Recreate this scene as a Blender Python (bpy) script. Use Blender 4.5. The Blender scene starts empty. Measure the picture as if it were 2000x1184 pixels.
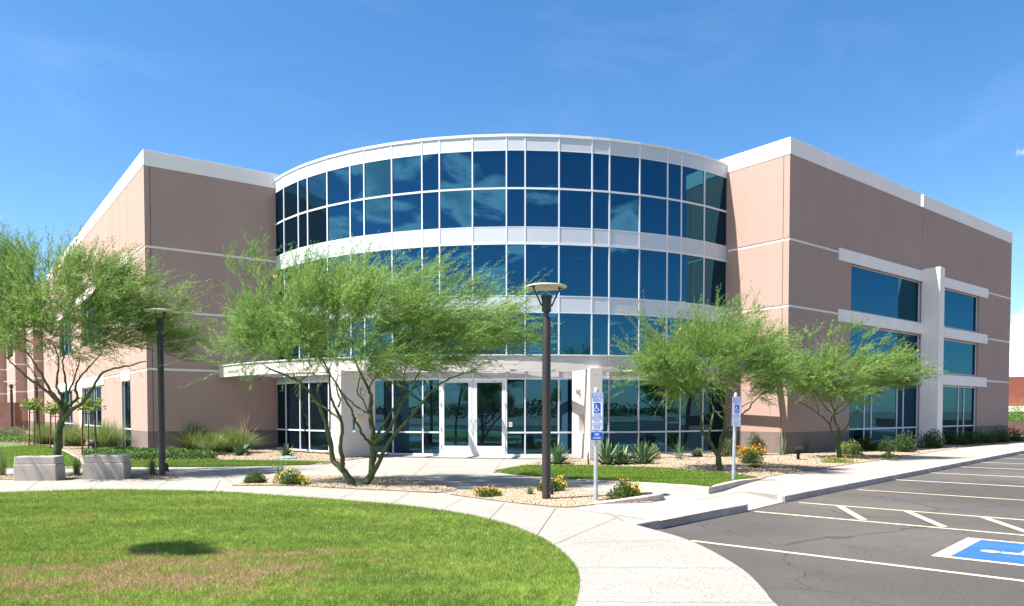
import bpy, bmesh, math, random
import numpy as np
from mathutils import Vector
from mathutils.geometry import tessellate_polygon
R = math.radians
S = bpy.context.scene
COL = S.collection

# ------------------------------------------------------------------ camera
F = 1430.0; CY = 849.0; TILT = R(1.8); CAM_Z = 1.7          # in pixels of the 2000 px wide photograph
cd = bpy.data.cameras.new('camera'); cam = bpy.data.objects.new('camera', cd); COL.objects.link(cam)
cd.sensor_width = 36; cd.lens = 36 * F / 2000; cd.shift_y = (CY - 592) / 2000; cd.clip_end = 9000; cd.clip_start = 0.05
cam.location = (0, 0, CAM_Z); cam.rotation_euler = (R(90) - TILT, 0, 0); S.camera = cam

def ray(px, py):
    x = (px - 1000) / F; u = (CY - py) / F
    return np.array([x, math.cos(TILT) + u * math.sin(TILT), -math.sin(TILT) + u * math.cos(TILT)])
def G(px, py, z=0.0):                                           # photo pixel -> point on a level at height z
    d = ray(px, py); t = (z - CAM_Z) / d[2]; return (d[0] * t, d[1] * t)
def at_depth(px, py, Y):                                        # photo pixel -> point at depth Y
    d = ray(px, py); t = Y / d[1]; return np.array([d[0] * t, Y, CAM_Z + d[2] * t])

# ------------------------------------------------------------------ sun and sky
SUN_DIR = Vector((-0.93, -0.37, 0)).normalized() * math.cos(R(60)) + Vector((0, 0, math.sin(R(60))))
sl = bpy.data.lights.new('sun', 'SUN'); sl.energy = 5.0; sl.angle = R(0.5); sl.color = (1.0, 0.965, 0.915)
so = bpy.data.objects.new('sun', sl); COL.objects.link(so)
so.rotation_euler = (-SUN_DIR).to_track_quat('-Z', 'Y').to_euler(); so.location = (-20, -8, 40)
S.view_settings.view_transform = 'Standard'; S.view_settings.look = 'None'; S.view_settings.gamma = 1
S.view_settings.use_curve_mapping = False; S.view_settings.exposure = 1.50

class NT:                                                       # tiny node builder
    def __init__(s, tree): s.t = tree; s.n = tree.nodes; s.l = tree.links
    def node(s, typ, **kw):
        n = s.n.new(typ)
        for k, v in kw.items(): setattr(n, k, v)
        return n
    def link(s, a, b): s.l.new(a, b)
    def _in(s, sock, v):
        if isinstance(v, bpy.types.NodeSocket): s.l.new(v, sock)
        else: sock.default_value = v
    def math(s, op, a, b=0.0, c=0.0, clamp=False):
        n = s.node('ShaderNodeMath', operation=op, use_clamp=clamp)
        s._in(n.inputs[0], a); s._in(n.inputs[1], b); s._in(n.inputs[2], c); return n.outputs[0]
    def vmath(s, op, a, b=(0, 0, 0)):
        n = s.node('ShaderNodeVectorMath', operation=op)
        s._in(n.inputs[0], a); s._in(n.inputs[1], b); return n.outputs['Value'] if op in ('DOT_PRODUCT', 'LENGTH', 'DISTANCE') else n.outputs[0]
    def noise(s, vec, scale, detail=4.0, rough=0.5, dist=0.0):
        n = s.node('ShaderNodeTexNoise'); n.inputs['Scale'].default_value = scale; n.inputs['Detail'].default_value = detail
        n.inputs['Roughness'].default_value = rough; n.inputs['Distortion'].default_value = dist
        if vec is not None: s.link(vec, n.inputs['Vector'])
        return n.outputs['Fac']
    def ramp(s, v, lo, hi, a=0.0, b=1.0, smooth=True):
        n = s.node('ShaderNodeMapRange'); n.interpolation_type = 'SMOOTHSTEP' if smooth else 'LINEAR'
        s._in(n.inputs['Value'], v); n.inputs['From Min'].default_value = lo; n.inputs['From Max'].default_value = hi
        n.inputs['To Min'].default_value = a; n.inputs['To Max'].default_value = b; return n.outputs['Result']
    def mix(s, f, a, b, blend='MIX'):
        n = s.node('ShaderNodeMix', data_type='RGBA', blend_type=blend)
        s._in(n.inputs[0], f)
        for sock, v in ((n.inputs[6], a), (n.inputs[7], b)):
            if isinstance(v, bpy.types.NodeSocket): s.l.new(v, sock)
            else: sock.default_value = (*v, 1) if len(v) == 3 else v
        return n.outputs[2]

def build_world():
    w = bpy.data.worlds.new('World'); S.world = w; w.use_nodes = True
    T = NT(w.node_tree); T.n.clear()
    out = T.node('ShaderNodeOutputWorld'); bg = T.node('ShaderNodeBackground'); bg.inputs['Strength'].default_value = 0.066
    sky = T.node('ShaderNodeTexSky', sky_type='NISHITA'); sky.sun_disc = False
    sky.sun_elevation = R(60); sky.sun_rotation = math.atan2(SUN_DIR.x, SUN_DIR.y)
    sky.altitude = 300; sky.air_density = 1.0; sky.dust_density = 0.4; sky.ozone_density = 2.5
    hs = T.node('ShaderNodeHueSaturation'); hs.inputs['Saturation'].default_value = 1.27; hs.inputs['Value'].default_value = 1.16
    T.link(sky.outputs[0], hs.inputs['Color'])
    tc = T.node('ShaderNodeTexCoord'); d = tc.outputs['Generated']
    sep = T.node('ShaderNodeSeparateXYZ'); T.link(d, sep.inputs[0]); x, y, z = sep.outputs
    # cumulus on a level sheet: the direction divided by its height
    den = T.math('ADD', T.math('MAXIMUM', z, 0.0), 0.16)
    cmb = T.node('ShaderNodeCombineXYZ'); T.link(T.math('DIVIDE', x, den), cmb.inputs[0]); T.link(T.math('DIVIDE', y, den), cmb.inputs[1])
    T.link(T.math('MULTIPLY', z, 2.0), cmb.inputs[2])
    nb = T.math('ADD', T.noise(cmb.outputs[0], 2.5, 9.0, 0.57, 0.35), T.ramp(x, -0.75, 0.5, 0.05, -0.10, False))
    up = T.ramp(z, 0.015, 0.09)
    back = T.math('MULTIPLY', T.ramp(y, 0.25, -0.2), up)
    spots = None
    for (px, py, r, k) in ((1992, 690, 0.055, 1.0), (1995, 288, 0.022, 0.55), (2, 428, 0.014, 0.5), (1030, 150, 0.16, 0.045), (2050, 640, 0.06, 1.0)):
        v = Vector(ray(px, py)).normalized()
        dd = T.vmath('DISTANCE', d, tuple(v))
        s_ = T.math('MULTIPLY', T.ramp(dd, r, r * 0.15), k)
        spots = s_ if spots is None else T.math('MAXIMUM', spots, s_)
    fine = T.noise(d, 28.0, 8.0, 0.6)
    cl_back = T.math('MULTIPLY', T.ramp(nb, 0.495, 0.585), back)
    cl_front = T.math('MULTIPLY', T.ramp(T.math('ADD', fine, T.math('MULTIPLY', spots, 0.42)), 0.62, 0.95), T.math('MINIMUM', T.math('MULTIPLY', spots, 1.7), 1.0))
    wisp = T.noise(T.vmath('MULTIPLY', d, (2.2, 2.2, 6.0)), 1.7, 7.0, 0.62, 0.6)
    cl = T.math('MAXIMUM', T.math('MAXIMUM', cl_back, cl_front), T.ramp(wisp, 0.45, 0.80, 0.0, 0.035), clamp=True)
    ccol = T.mix(T.ramp(nb, 0.56, 0.70), (13.0, 13.2, 13.6), (6.0, 6.6, 7.6))
    colr = T.mix(T.math('MULTIPLY', cl, 0.92), hs.outputs[0], ccol)
    T.link(colr, bg.inputs['Color']); T.link(bg.outputs[0], out.inputs[0])
build_world()

# ------------------------------------------------------------------ object helpers
def meta(o, label=None, cat=None, group=None, kind=None):
    if label: o['label'] = label
    if cat: o['category'] = cat
    if group: o['group'] = group
    if kind: o['kind'] = kind
    return o
def empty(name, loc, label, cat, group=None, rz=0.0):
    o = bpy.data.objects.new(name, None); COL.objects.link(o); o.location = loc; o.rotation_euler = (0, 0, rz)
    o.empty_display_size = 0.2
    return meta(o, label, cat, group)
def link_mesh(name, me, mats, parent=None):
    o = bpy.data.objects.new(name, me); COL.objects.link(o)
    for m in (mats if isinstance(mats, (list, tuple)) else [mats]): me.materials.append(m)
    if parent is not None: o.parent = parent
    return o
def np_mesh(name, V, Fc, tint=None, smooth=False):
    """V (n,3), Fc (m,k) all faces with the same corner count; tint (n,) point attribute."""
    V = np.asarray(V, dtype=np.float32); Fc = np.asarray(Fc, dtype=np.int32); m, k = Fc.shape
    me = bpy.data.meshes.new(name)
    me.vertices.add(len(V)); me.vertices.foreach_set('co', V.ravel())
    me.loops.add(m * k); me.loops.foreach_set('vertex_index', Fc.ravel())
    me.polygons.add(m); me.polygons.foreach_set('loop_start', np.arange(0, m * k, k, dtype=np.int32))
    me.update(calc_edges=True); me.validate()
    if smooth: me.polygons.foreach_set('use_smooth', np.ones(m, dtype=bool))
    if tint is not None:
        a = me.attributes.new('tint', 'FLOAT', 'POINT'); a.data.foreach_set('value', np.asarray(tint, dtype=np.float32))
    return me
class MB:
    """collects shapes, then links them as ONE mesh object"""
    def __init__(s): s.v = []; s.f = []
    def add(s, vs, fs):
        b = len(s.v); s.v += [tuple(float(c) for c in p) for p in vs]; s.f += [tuple(i + b for i in f) for f in fs]; return s
    def quad(s, a, b, c, d): return s.add([a, b, c, d], [(0, 1, 2, 3)])
    def prism(s, pts, z0, z1, top=True, bottom=False):
        n = len(pts); ar = sum(pts[i][0] * pts[(i + 1) % n][1] - pts[(i + 1) % n][0] * pts[i][1] for i in range(n))
        if ar < 0: pts = pts[::-1]
        zz0 = z0 if isinstance(z0, (list, tuple)) else [z0] * n; zz1 = z1 if isinstance(z1, (list, tuple)) else [z1] * n
        vs = [(p[0], p[1], z) for p, z in zip(pts, zz0)] + [(p[0], p[1], z) for p, z in zip(pts, zz1)]
        fs = [(i, (i + 1) % n, n + (i + 1) % n, n + i) for i in range(n)]
        tri = tessellate_polygon([[Vector((p[0], p[1], 0)) for p in pts]])
        if top: fs += [tuple(n + i for i in t) for t in tri]
        if bottom: fs += [tuple(t) for t in tri]
        return s.add(vs, fs)
    def box(s, c, sx, sy, sz, rz=0.0):
        """c = centre of the bottom face"""
        ca, sa = math.cos(rz), math.sin(rz)
        p = [(c[0] + ca * x * sx / 2 - sa * y * sy / 2, c[1] + sa * x * sx / 2 + ca * y * sy / 2) for x, y in ((-1, -1), (1, -1), (1, 1), (-1, 1))]
        return s.prism(p, c[2], c[2] + sz, True, True)
    def tube(s, pts, radii, n=8, cap=True):
        pts = [Vector(p) for p in pts]; k = len(pts)
        radii = radii if isinstance(radii, (list, tuple, np.ndarray)) else [radii] * k
        base = len(s.v); prev = None
        for i, p in enumerate(pts):
            t = (pts[min(i + 1, k - 1)] - pts[max(i - 1, 0)])
            t = t.normalized() if t.length > 1e-9 else Vector((0, 0, 1))
            if prev is None:
                a = t.cross(Vector((0, 0, 1))); a = a if a.length > 1e-3 else Vector((1, 0, 0))
            else: a = prev - t * prev.dot(t)
            a.normalize(); b = t.cross(a); prev = a
            for j in range(n):
                an = 2 * math.pi * j / n; q = p + (a * math.cos(an) + b * math.sin(an)) * float(radii[i]); s.v.append(tuple(q))
        for i in range(k - 1):
            for j in range(n):
                s.f.append((base + i * n + j, base + i * n + (j + 1) % n, base + (i + 1) * n + (j + 1) % n, base + (i + 1) * n + j))
        if cap:
            s.f.append(tuple(base + j for j in range(n))[::-1]); s.f.append(tuple(base + (k - 1) * n + j for j in range(n)))
        return s
    def lathe(s, c, prof, n=24, capb=True, capt=True):
        """prof: (radius, z) from the bottom up"""
        base = len(s.v); k = len(prof)
        for r, z in prof:
            for j in range(n): s.v.append((c[0] + r * math.cos(2 * math.pi * j / n), c[1] + r * math.sin(2 * math.pi * j / n), c[2] + z))
        for i in range(k - 1):
            for j in range(n): s.f.append((base + i * n + j, base + i * n + (j + 1) % n, base + (i + 1) * n + (j + 1) % n, base + (i + 1) * n + j))
        if capb: s.f.append(tuple(base + j for j in range(n))[::-1])
        if capt: s.f.append(tuple(base + (k - 1) * n + j for j in range(n)))
        return s
    def build(s, name, mat, parent=None, bevel=0.0, smooth=False, seg=2):
        me = bpy.data.meshes.new(name); me.from_pydata(s.v, [], s.f); me.update()
        o = link_mesh(name, me, mat, parent)
        if smooth:
            me.polygons.foreach_set('use_smooth', np.ones(len(me.polygons), dtype=bool))
            e = o.modifiers.new('edges', 'EDGE_SPLIT'); e.split_angle = R(40)
        if bevel > 0:
            b = o.modifiers.new('bevel', 'BEVEL'); b.width = bevel; b.segments = seg; b.limit_method = 'ANGLE'; b.angle_limit = R(40)
        return o
def sheet(name, pts, z, mat, kind='structure', parent=None):
    tri = tessellate_polygon([[Vector((p[0], p[1], 0)) for p in pts]])
    me = bpy.data.meshes.new(name); me.from_pydata([(p[0], p[1], z) for p in pts], [], [tuple(t) for t in tri]); me.update()
    if sum(p.normal.z for p in me.polygons) < 0: me.flip_normals()
    for p in me.polygons:
        if p.normal.z < 0: p.flip()
    o = link_mesh(name, me, mat, parent)
    if kind: o['kind'] = kind
    return o
def smooth_path(pts, per=6):
    """Catmull-Rom through the points"""
    P = [np.array(p, dtype=float) for p in pts]
    if len(P) < 3: return [P[0] + (P[-1] - P[0]) * i / per for i in range(per + 1)]
    P = [2 * P[0] - P[1]] + P + [2 * P[-1] - P[-2]]; out = []
    for i in range(1, len(P) - 2):
        for k in range(per):
            t = k / per; a, b, c, d = P[i - 1:i + 3]
            out.append(0.5 * (2 * b + (c - a) * t + (2 * a - 5 * b + 4 * c - d) * t * t + (3 * b - a - 3 * c + d) * t ** 3))
    out.append(P[-2]); return out

# ------------------------------------------------------------------ materials
def new_mat(name):
    m = bpy.data.materials.new(name); m.use_nodes = True; T = NT(m.node_tree); b = T.n['Principled BSDF']; return m, T, b
def obj_co(T): return T.node('ShaderNodeTexCoord').outputs['Object']
def bump(T, b, h, strength=0.3, dist=0.01):
    n = T.node('ShaderNodeBump'); n.inputs['Strength'].default_value = strength; n.inputs['Distance'].default_value = dist
    T.link(h, n.inputs['Height']); T.link(n.outputs[0], b.inputs['Normal'])
def surf(name, col, rough=0.8, var=0.12, scale=1.2, fine=60.0, fvar=0.1, bstr=0.15, bdist=0.006, metallic=0.0, spec=0.3, col2=None):
    m, T, b = new_mat(name); co = obj_co(T)
    n1 = T.noise(co, scale, 5.0, 0.6); n2 = T.noise(co, fine, 3.0, 0.6)
    c2 = col2 or tuple(c * (1 - 2 * var) for c in col)
    c = T.mix(T.ramp(n1, 0.3, 0.7), col, c2)
    k = T.ramp(n2, 0.3, 0.7, 1 - fvar, 1 + fvar)
    v = T.node('ShaderNodeCombineXYZ')
    for i in range(3): T.link(k, v.inputs[i])
    T.link(T.mix(1.0, c, v.outputs[0], 'MULTIPLY'), b.inputs['Base Color'])
    b.inputs['Roughness'].default_value = rough; b.inputs['Metallic'].default_value = metallic; b.inputs['Specular IOR Level'].default_value = spec
    if bstr > 0: bump(T, b, n2, bstr, bdist)
    return m
def stucco(name, col, streak=0.06):
    m, T, b = new_mat(name); co = obj_co(T)
    st = T.vmath('MULTIPLY', co, (2.2, 2.2, 0.12))
    n1 = T.noise(co, 0.35, 5.0, 0.6); n2 = T.noise(st, 1.0, 6.0, 0.65); n3 = T.noise(co, 45.0, 3.0, 0.6)
    k = T.math('ADD', T.ramp(n1, 0.3, 0.7, 1.0 - streak, 1.0 + streak), T.ramp(n2, 0.3, 0.75, streak * 0.6, -streak * 0.9))
    k = T.math('MULTIPLY', k, T.ramp(n3, 0.3, 0.7, 0.96, 1.04))
    v = T.node('ShaderNodeCombineXYZ')
    for i in range(3): T.link(k, v.inputs[i])
    T.link(T.mix(1.0, col, v.outputs[0], 'MULTIPLY'), b.inputs['Base Color'])
    b.inputs['Roughness'].default_value = 0.9; b.inputs['Specular IOR Level'].default_value = 0.15
    bump(T, b, T.math('ADD', n3, T.math('MULTIPLY', n1, 2.0)), 0.12, 0.008)
    return m
def leaf(name, c1, c2, trans=0.35, dry=None, rough=0.55):
    """foliage: colour varies with the tint attribute carried by each shoot or blade"""
    m, T, b = new_mat(name)
    at = T.node('ShaderNodeAttribute', attribute_name='tint'); f = at.outputs['Fac']
    c = T.mix(f, c1, c2)
    if dry: c = T.mix(T.ramp(f, 0.86, 0.94), c, dry)
    T.link(c, b.inputs['Base Color']); b.inputs['Roughness'].default_value = rough; b.inputs['Specular IOR Level'].default_value = 0.25
    tr = T.node('ShaderNodeBsdfTranslucent'); T.link(c, tr.inputs['Color'])
    mx = T.node('ShaderNodeMixShader'); mx.inputs[0].default_value = trans
    T.link(b.outputs[0], mx.inputs[1]); T.link(tr.outputs[0], mx.inputs[2]); T.link(mx.outputs[0], T.n['Material Output'].inputs[0])
    return m
def glass_mat(name, tint, dark, wav=0.15, scale=0.55, inner=(0.0, 0.0, 0.0)):
    """coated dark glazing: a tinted mirror over a near-black body, a little wavy"""
    m, T, b = new_mat(name); co = obj_co(T)
    gl = T.node('ShaderNodeBsdfGlossy'); gl.inputs['Roughness'].default_value = 0.0
    gl.inputs['Color'].default_value = (*tint, 1)
    bp = T.node('ShaderNodeBump'); bp.inputs['Strength'].default_value = wav; bp.inputs['Distance'].default_value = 0.02
    T.link(T.noise(co, scale, 1.0, 0.4), bp.inputs['Height']); T.link(bp.outputs[0], gl.inputs['Normal'])
    df = T.node('ShaderNodeBsdfDiffuse'); df.inputs['Color'].default_value = (*dark, 1)
    ad = T.node('ShaderNodeAddShader'); T.link(gl.outputs[0], ad.inputs[0]); T.link(df.outputs[0], ad.inputs[1])
    T.link(ad.outputs[0], T.n['Material Output'].inputs[0])
    return m
M = {}
M['tan'] = stucco('tan_stucco', (0.383, 0.261, 0.217), 0.03)
M['tan_base'] = stucco('taupe_stucco', (0.185, 0.142, 0.128))
M['white_stucco'] = stucco('white_stucco', (0.82, 0.745, 0.69), 0.03)
M['pier_stucco'] = stucco('cream_stucco', (0.58, 0.525, 0.485), 0.03)
M['joint'] = surf('joint_sealant', (0.24, 0.17, 0.14), 0.9)
M['alu'] = surf('white_aluminium', (0.66, 0.67, 0.69), 0.45, 0.02, 0.5, 40, 0.02, 0.0, spec=0.4)
M['panel'] = surf('pale_metal_panel', (0.50, 0.525, 0.57), 0.5, 0.03, 0.35, 30, 0.02, 0.0, spec=0.4)
M['glass'] = glass_mat('blue_mirror_glass', (0.024, 0.096, 0.150), (0.002, 0.005, 0.010))
M['glass_low'] = glass_mat('storefront_glass', (0.026, 0.088, 0.145), (0.004, 0.006, 0.008), 0.10, 0.8)
M['steel'] = surf('brushed_steel', (0.55, 0.55, 0.56), 0.35, 0.05, 3, 80, 0.05, 0.0, metallic=0.9)
M['galv'] = surf('galvanised_steel', (0.50, 0.53, 0.56), 0.45, 0.12, 6, 60, 0.08, 0.05, metallic=0.5)
M['bronze'] = surf('bronze_paint', (0.030, 0.022, 0.019), 0.42, 0.1, 2, 120, 0.12, 0.05, spec=0.5)
M['lamp_disc'] = surf('cream_enamel', (0.62, 0.57, 0.47), 0.5, 0.05, 3, 30, 0.04, 0.0)
M['black_metal'] = surf('black_metal', (0.02, 0.02, 0.021), 0.4, 0.1, 3, 60, 0.1, 0.0)
M['precast'] = surf('precast_concrete', (0.40, 0.345, 0.305), 0.9, 0.10, 3.0, 70, 0.16, 0.3, 0.006)
M['kerb'] = surf('kerb_concrete', (0.44, 0.36, 0.325), 0.9, 0.12, 2.0, 50, 0.15, 0.3, 0.006)
M['sign_white'] = surf('sign_white', (0.72, 0.73, 0.76), 0.4, 0.02, 3, 60, 0.02, 0.0)
M['sign_blue'] = surf('sign_blue', (0.012, 0.085, 0.42), 0.4, 0.03, 3, 60, 0.02, 0.0)
M['red_ink'] = surf('red_ink', (0.55, 0.05, 0.05), 0.5, 0.03)
M['stripe'] = surf('stripe_paint', (0.52, 0.435, 0.30), 0.85, 0.10, 1.5, 35, 0.22, 0.2, 0.004)
M['stripe_white'] = surf('white_stripe_paint', (0.60, 0.58, 0.54), 0.85, 0.10, 1.5, 35, 0.2, 0.2, 0.004)
M['stripe_blue'] = surf('blue_ground_paint', (0.025, 0.105, 0.33), 0.8, 0.12, 2.2, 40, 0.15, 0.2, 0.004)
M['teal'] = surf('teal_plastic', (0.10, 0.30, 0.28), 0.6)
M['brick'] = surf('red_brown_stucco', (0.23, 0.078, 0.052), 0.9, 0.1, 0.5)
M['block'] = surf('block_masonry', (0.19, 0.10, 0.078), 0.9, 0.1, 1.0, 12, 0.2, 0.3, 0.02)
M['bark_green'] = surf('green_bark', (0.090, 0.112, 0.040), 0.85, 0.22, 5, 45, 0.25, 0.4, 0.01, col2=(0.055, 0.072, 0.028))
M['bark_brown'] = surf('brown_bark', (0.10, 0.072, 0.05), 0.9, 0.2, 5, 45, 0.25, 0.4, 0.01)
M['stake'] = surf('stake_wood', (0.20, 0.095, 0.05), 0.85, 0.15, 4)
M['palo'] = leaf('palo_verde_foliage', (0.125, 0.235, 0.050), (0.280, 0.395, 0.110), 0.45)
M['palo_blue'] = leaf('palo_verde_foliage_left', (0.120, 0.210, 0.050), (0.255, 0.355, 0.095), 0.45)
M['twig'] = surf('twig_bark', (0.085, 0.105, 0.04), 0.85, 0.2, 8)
M['broad'] = leaf('broad_leaf_foliage', (0.13, 0.20, 0.03), (0.24, 0.30, 0.06), 0.35)
M['shrub_dark'] = leaf('dark_shrub_foliage', (0.028, 0.060, 0.016), (0.085, 0.135, 0.035), 0.25)
M['shrub_pale'] = leaf('pale_shrub_foliage', (0.14, 0.19, 0.055), (0.26, 0.32, 0.10), 0.3)
M['shrub_grey'] = leaf('grey_green_shrub_foliage', (0.13, 0.17, 0.075), (0.24, 0.27, 0.13), 0.3)
M['lantana'] = leaf('lantana_foliage', (0.050, 0.095, 0.02), (0.14, 0.20, 0.045), 0.3)
M['cover'] = leaf('ground_cover_foliage', (0.040, 0.095, 0.02), (0.13, 0.22, 0.05), 0.3)
M['deer'] = leaf('bunch_grass_blades', (0.10, 0.165, 0.045), (0.24, 0.29, 0.09), 0.3, (0.42, 0.34, 0.18))
M['plume'] = leaf('dry_grass_plume', (0.42, 0.34, 0.20), (0.55, 0.46, 0.30), 0.3)
M['agave'] = leaf('agave_leaf', (0.055, 0.115, 0.050), (0.15, 0.235, 0.105), 0.08, None, 0.45)
M['yellow'] = leaf('yellow_blossom', (0.75, 0.47, 0.02), (0.80, 0.58, 0.05), 0.2)
M['orange'] = leaf('orange_blossom', (0.70, 0.26, 0.01), (0.78, 0.42, 0.02), 0.2)

def asphalt_mat():
    m, T, b = new_mat('asphalt'); co = obj_co(T)
    a = T.noise(co, 0.22, 6.0, 0.6); f = T.noise(co, 85.0, 2.0, 0.75); g = T.noise(co, 24.0, 4.0, 0.7)
    c = T.mix(T.ramp(a, 0.35, 0.68), (0.053, 0.047, 0.041), (0.088, 0.078, 0.067))
    st = T.noise(T.vmath('MULTIPLY', co, (0.9, 0.9, 1)), 1.3, 4.0, 0.6)
    c = T.mix(T.ramp(st, 0.62, 0.78, 0.0, 0.35), c, (0.033, 0.031, 0.03))
    c = T.mix(T.ramp(f, 0.52, 0.70, 0.0, 0.75), c, (0.165, 0.15, 0.135)); c = T.mix(T.ramp(g, 0.52, 0.3, 0.0, 0.6), c, (0.028, 0.026, 0.024))
    oil = T.noise(co, 0.75, 3.0, 0.55, 0.4); c = T.mix(T.ramp(oil, 0.60, 0.72, 0.0, 0.38), c, (0.022, 0.02, 0.019))
    ck = T.node('ShaderNodeTexVoronoi', feature='DISTANCE_TO_EDGE'); ck.inputs['Scale'].default_value = 0.22
    wv = T.node('ShaderNodeTexNoise'); wv.inputs['Scale'].default_value = 1.6; wv.inputs['Detail'].default_value = 5.0; T.link(co, wv.inputs['Vector'])
    T.link(T.vmath('ADD', co, T.vmath('MULTIPLY', wv.outputs['Color'], (0.7, 0.7, 0.0))), ck.inputs['Vector'])
    c = T.mix(T.ramp(ck.outputs['Distance'], 0.0045, 0.0015, 0.0, 0.55), c, (0.02, 0.018, 0.017))
    sp = T.noise(co, 9.0, 2.0, 0.5); c = T.mix(T.ramp(sp, 0.76, 0.79, 0.0, 0.5), c, (0.20, 0.18, 0.15))
    T.link(c, b.inputs['Base Color']); b.inputs['Roughness'].default_value = 0.88; b.inputs['Specular IOR Level'].default_value = 0.3
    bump(T, b, T.math('ADD', f, g), 0.5, 0.006); return m
def aggregate_mat(name, lightc, darkc, speck=0.5):
    m, T, b = new_mat(name); co = obj_co(T)
    v = T.node('ShaderNodeTexVoronoi'); v.inputs['Scale'].default_value = 85.0; T.link(co, v.inputs['Vector'])
    sp = T.node('ShaderNodeSeparateColor'); T.link(v.outputs['Color'], sp.inputs[0])
    a = T.noise(co, 0.6, 5.0, 0.6); f = T.noise(co, 22.0, 4.0, 0.7)
    c = T.mix(T.ramp(a, 0.3, 0.7), lightc, tuple(x * 0.86 for x in lightc))
    c = T.mix(T.ramp(sp.outputs[0], 0.66, 0.72, 0.0, speck), c, darkc)
    c = T.mix(T.ramp(f, 0.56, 0.75, 0.0, 0.4), c, tuple(0.6 * x for x in lightc))
    T.link(c, b.inputs['Base Color']); b.inputs['Roughness'].default_value = 0.9; b.inputs['Specular IOR Level'].default_value = 0.2
    bump(T, b, T.math('ADD', v.outputs['Distance'], f), 0.35, 0.006); return m
def gravel_mat(name, cols):
    m, T, b = new_mat(name); co = obj_co(T)
    v = T.node('ShaderNodeTexVoronoi'); v.inputs['Scale'].default_value = 32.0; v.inputs['Randomness'].default_value = 1.0; T.link(co, v.inputs['Vector'])
    sp = T.node('ShaderNodeSeparateColor'); T.link(v.outputs['Color'], sp.inputs[0])
    c = T.mix(sp.outputs[0], cols[0], cols[1]); c = T.mix(T.ramp(sp.outputs[1], 0.8, 0.85), c, cols[2])
    c = T.mix(T.ramp(T.noise(co, 0.8, 4.0, 0.6), 0.35, 0.7, 0.0, 0.35), c, tuple(0.65 * x for x in cols[0]))
    T.link(c, b.inputs['Base Color']); b.inputs['Roughness'].default_value = 0.95; b.inputs['Specular IOR Level'].default_value = 0.15
    bump(T, b, T.math('SUBTRACT', 1.0, v.outputs['Distance']), 1.0, 0.02); return m
LAWN_DRY = [(G(x, y), r, k) for x, y, r, k in ((160, 1012, 0.55, 0.8), (40, 1108, 1.0, 0.75), (210, 1118, 1.1, 0.75), (400, 1105, 0.95, 0.6), (530, 1110, 0.9, 0.9),
            (140, 1150, 0.8, 0.7), (640, 1090, 1.0, 0.45), (20, 1040, 0.9, 0.45), (330, 1150, 0.9, 0.5), (900, 1130, 0.9, 0.3), (760, 1030, 1.3, 0.22), (530, 1150, 0.4, 0.8))]
def lawn_mat(name, patches, g1, g2, blades):
    m, T, b = new_mat(name); co = obj_co(T)
    flat = T.vmath('MULTIPLY', co, (1, 1, 0))
    n = T.noise(flat, 2.0, 8.0, 0.75); big = T.noise(flat, 0.45, 4.0, 0.6); f = T.noise(flat, 26.0, 3.0, 0.6)
    d = None
    for (x, y), r, k in patches:
        s_ = T.math('MULTIPLY', T.ramp(T.vmath('DISTANCE', flat, (x, y, 0)), r * 1.9, 0.0), k * 0.70)
        d = s_ if d is None else T.math('ADD', d, s_)
    c = T.mix(T.ramp(big, 0.35, 0.65), g1, g2)
    if blades:
        at = T.node('ShaderNodeAttribute', attribute_name='tint'); f = at.outputs['Fac']
        c = T.mix(T.ramp(f, 0.0, 1.0, 0.0, 0.6), c, (0.33, 0.40, 0.085))
        c = T.mix(T.ramp(f, 0.88, 0.95, 0.0, 0.7), c, (0.28, 0.23, 0.10))
    else: c = T.mix(T.ramp(f, 0.35, 0.7), tuple(0.75 * x for x in g1), c)
    band = T.noise(T.vmath('MULTIPLY', flat, (0.35, 1.5, 0)), 0.9, 4.0, 0.6); mott = T.noise(flat, 6.5, 5.0, 0.7)
    kk = T.math('MULTIPLY', T.ramp(band, 0.3, 0.7, 0.80, 1.12), T.ramp(mott, 0.32, 0.68, 0.66, 1.16))
    vv = T.node('ShaderNodeCombineXYZ')
    for i in range(3): T.link(kk, vv.inputs[i])
    c = T.mix(1.0, c, vv.outputs[0], 'MULTIPLY')
    if d is not None:
        q = T.math('ADD', d, T.math('MULTIPLY', T.math('MULTIPLY', T.math('SUBTRACT', n, 0.52), 7.0), T.math('ADD', T.math('MULTIPLY', d, 1.3, clamp=True), 0.2)))
        c = T.mix(T.ramp(q, 0.1, 1.0, 0.0, 0.85), c, (0.255, 0.235, 0.070)); c = T.mix(T.ramp(q, 0.65, 1.4, 0.0, 0.85), c, (0.33, 0.245, 0.135)); c = T.mix(T.math('MULTIPLY', T.ramp(q, 0.5, 1.0), T.ramp(mott, 0.44, 0.30, 0.0, 0.75)), c, (0.13, 0.085, 0.05))
    T.link(c, b.inputs['Base Color']); b.inputs['Roughness'].default_value = 0.7; b.inputs['Specular IOR Level'].default_value = 0.2
    if blades:
        tr = T.node('ShaderNodeBsdfTranslucent'); T.link(c, tr.inputs['Color']); mx = T.node('ShaderNodeMixShader'); mx.inputs[0].default_value = 0.35
        T.link(b.outputs[0], mx.inputs[1]); T.link(tr.outputs[0], mx.inputs[2]); T.link(mx.outputs[0], T.n['Material Output'].inputs[0])
    else: bump(T, b, f, 0.5, 0.02)
    return m
M['asphalt'] = asphalt_mat()
M['walk'] = aggregate_mat('exposed_aggregate', (0.300, 0.277, 0.245), (0.10, 0.11, 0.085), 0.6)
M['conc'] = aggregate_mat('broom_concrete', (0.33, 0.285, 0.25), (0.24, 0.20, 0.17), 0.2)
M['gravel'] = gravel_mat('tan_gravel', ((0.33, 0.255, 0.172), (0.25, 0.185, 0.118), (0.12, 0.08, 0.055)))
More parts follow.
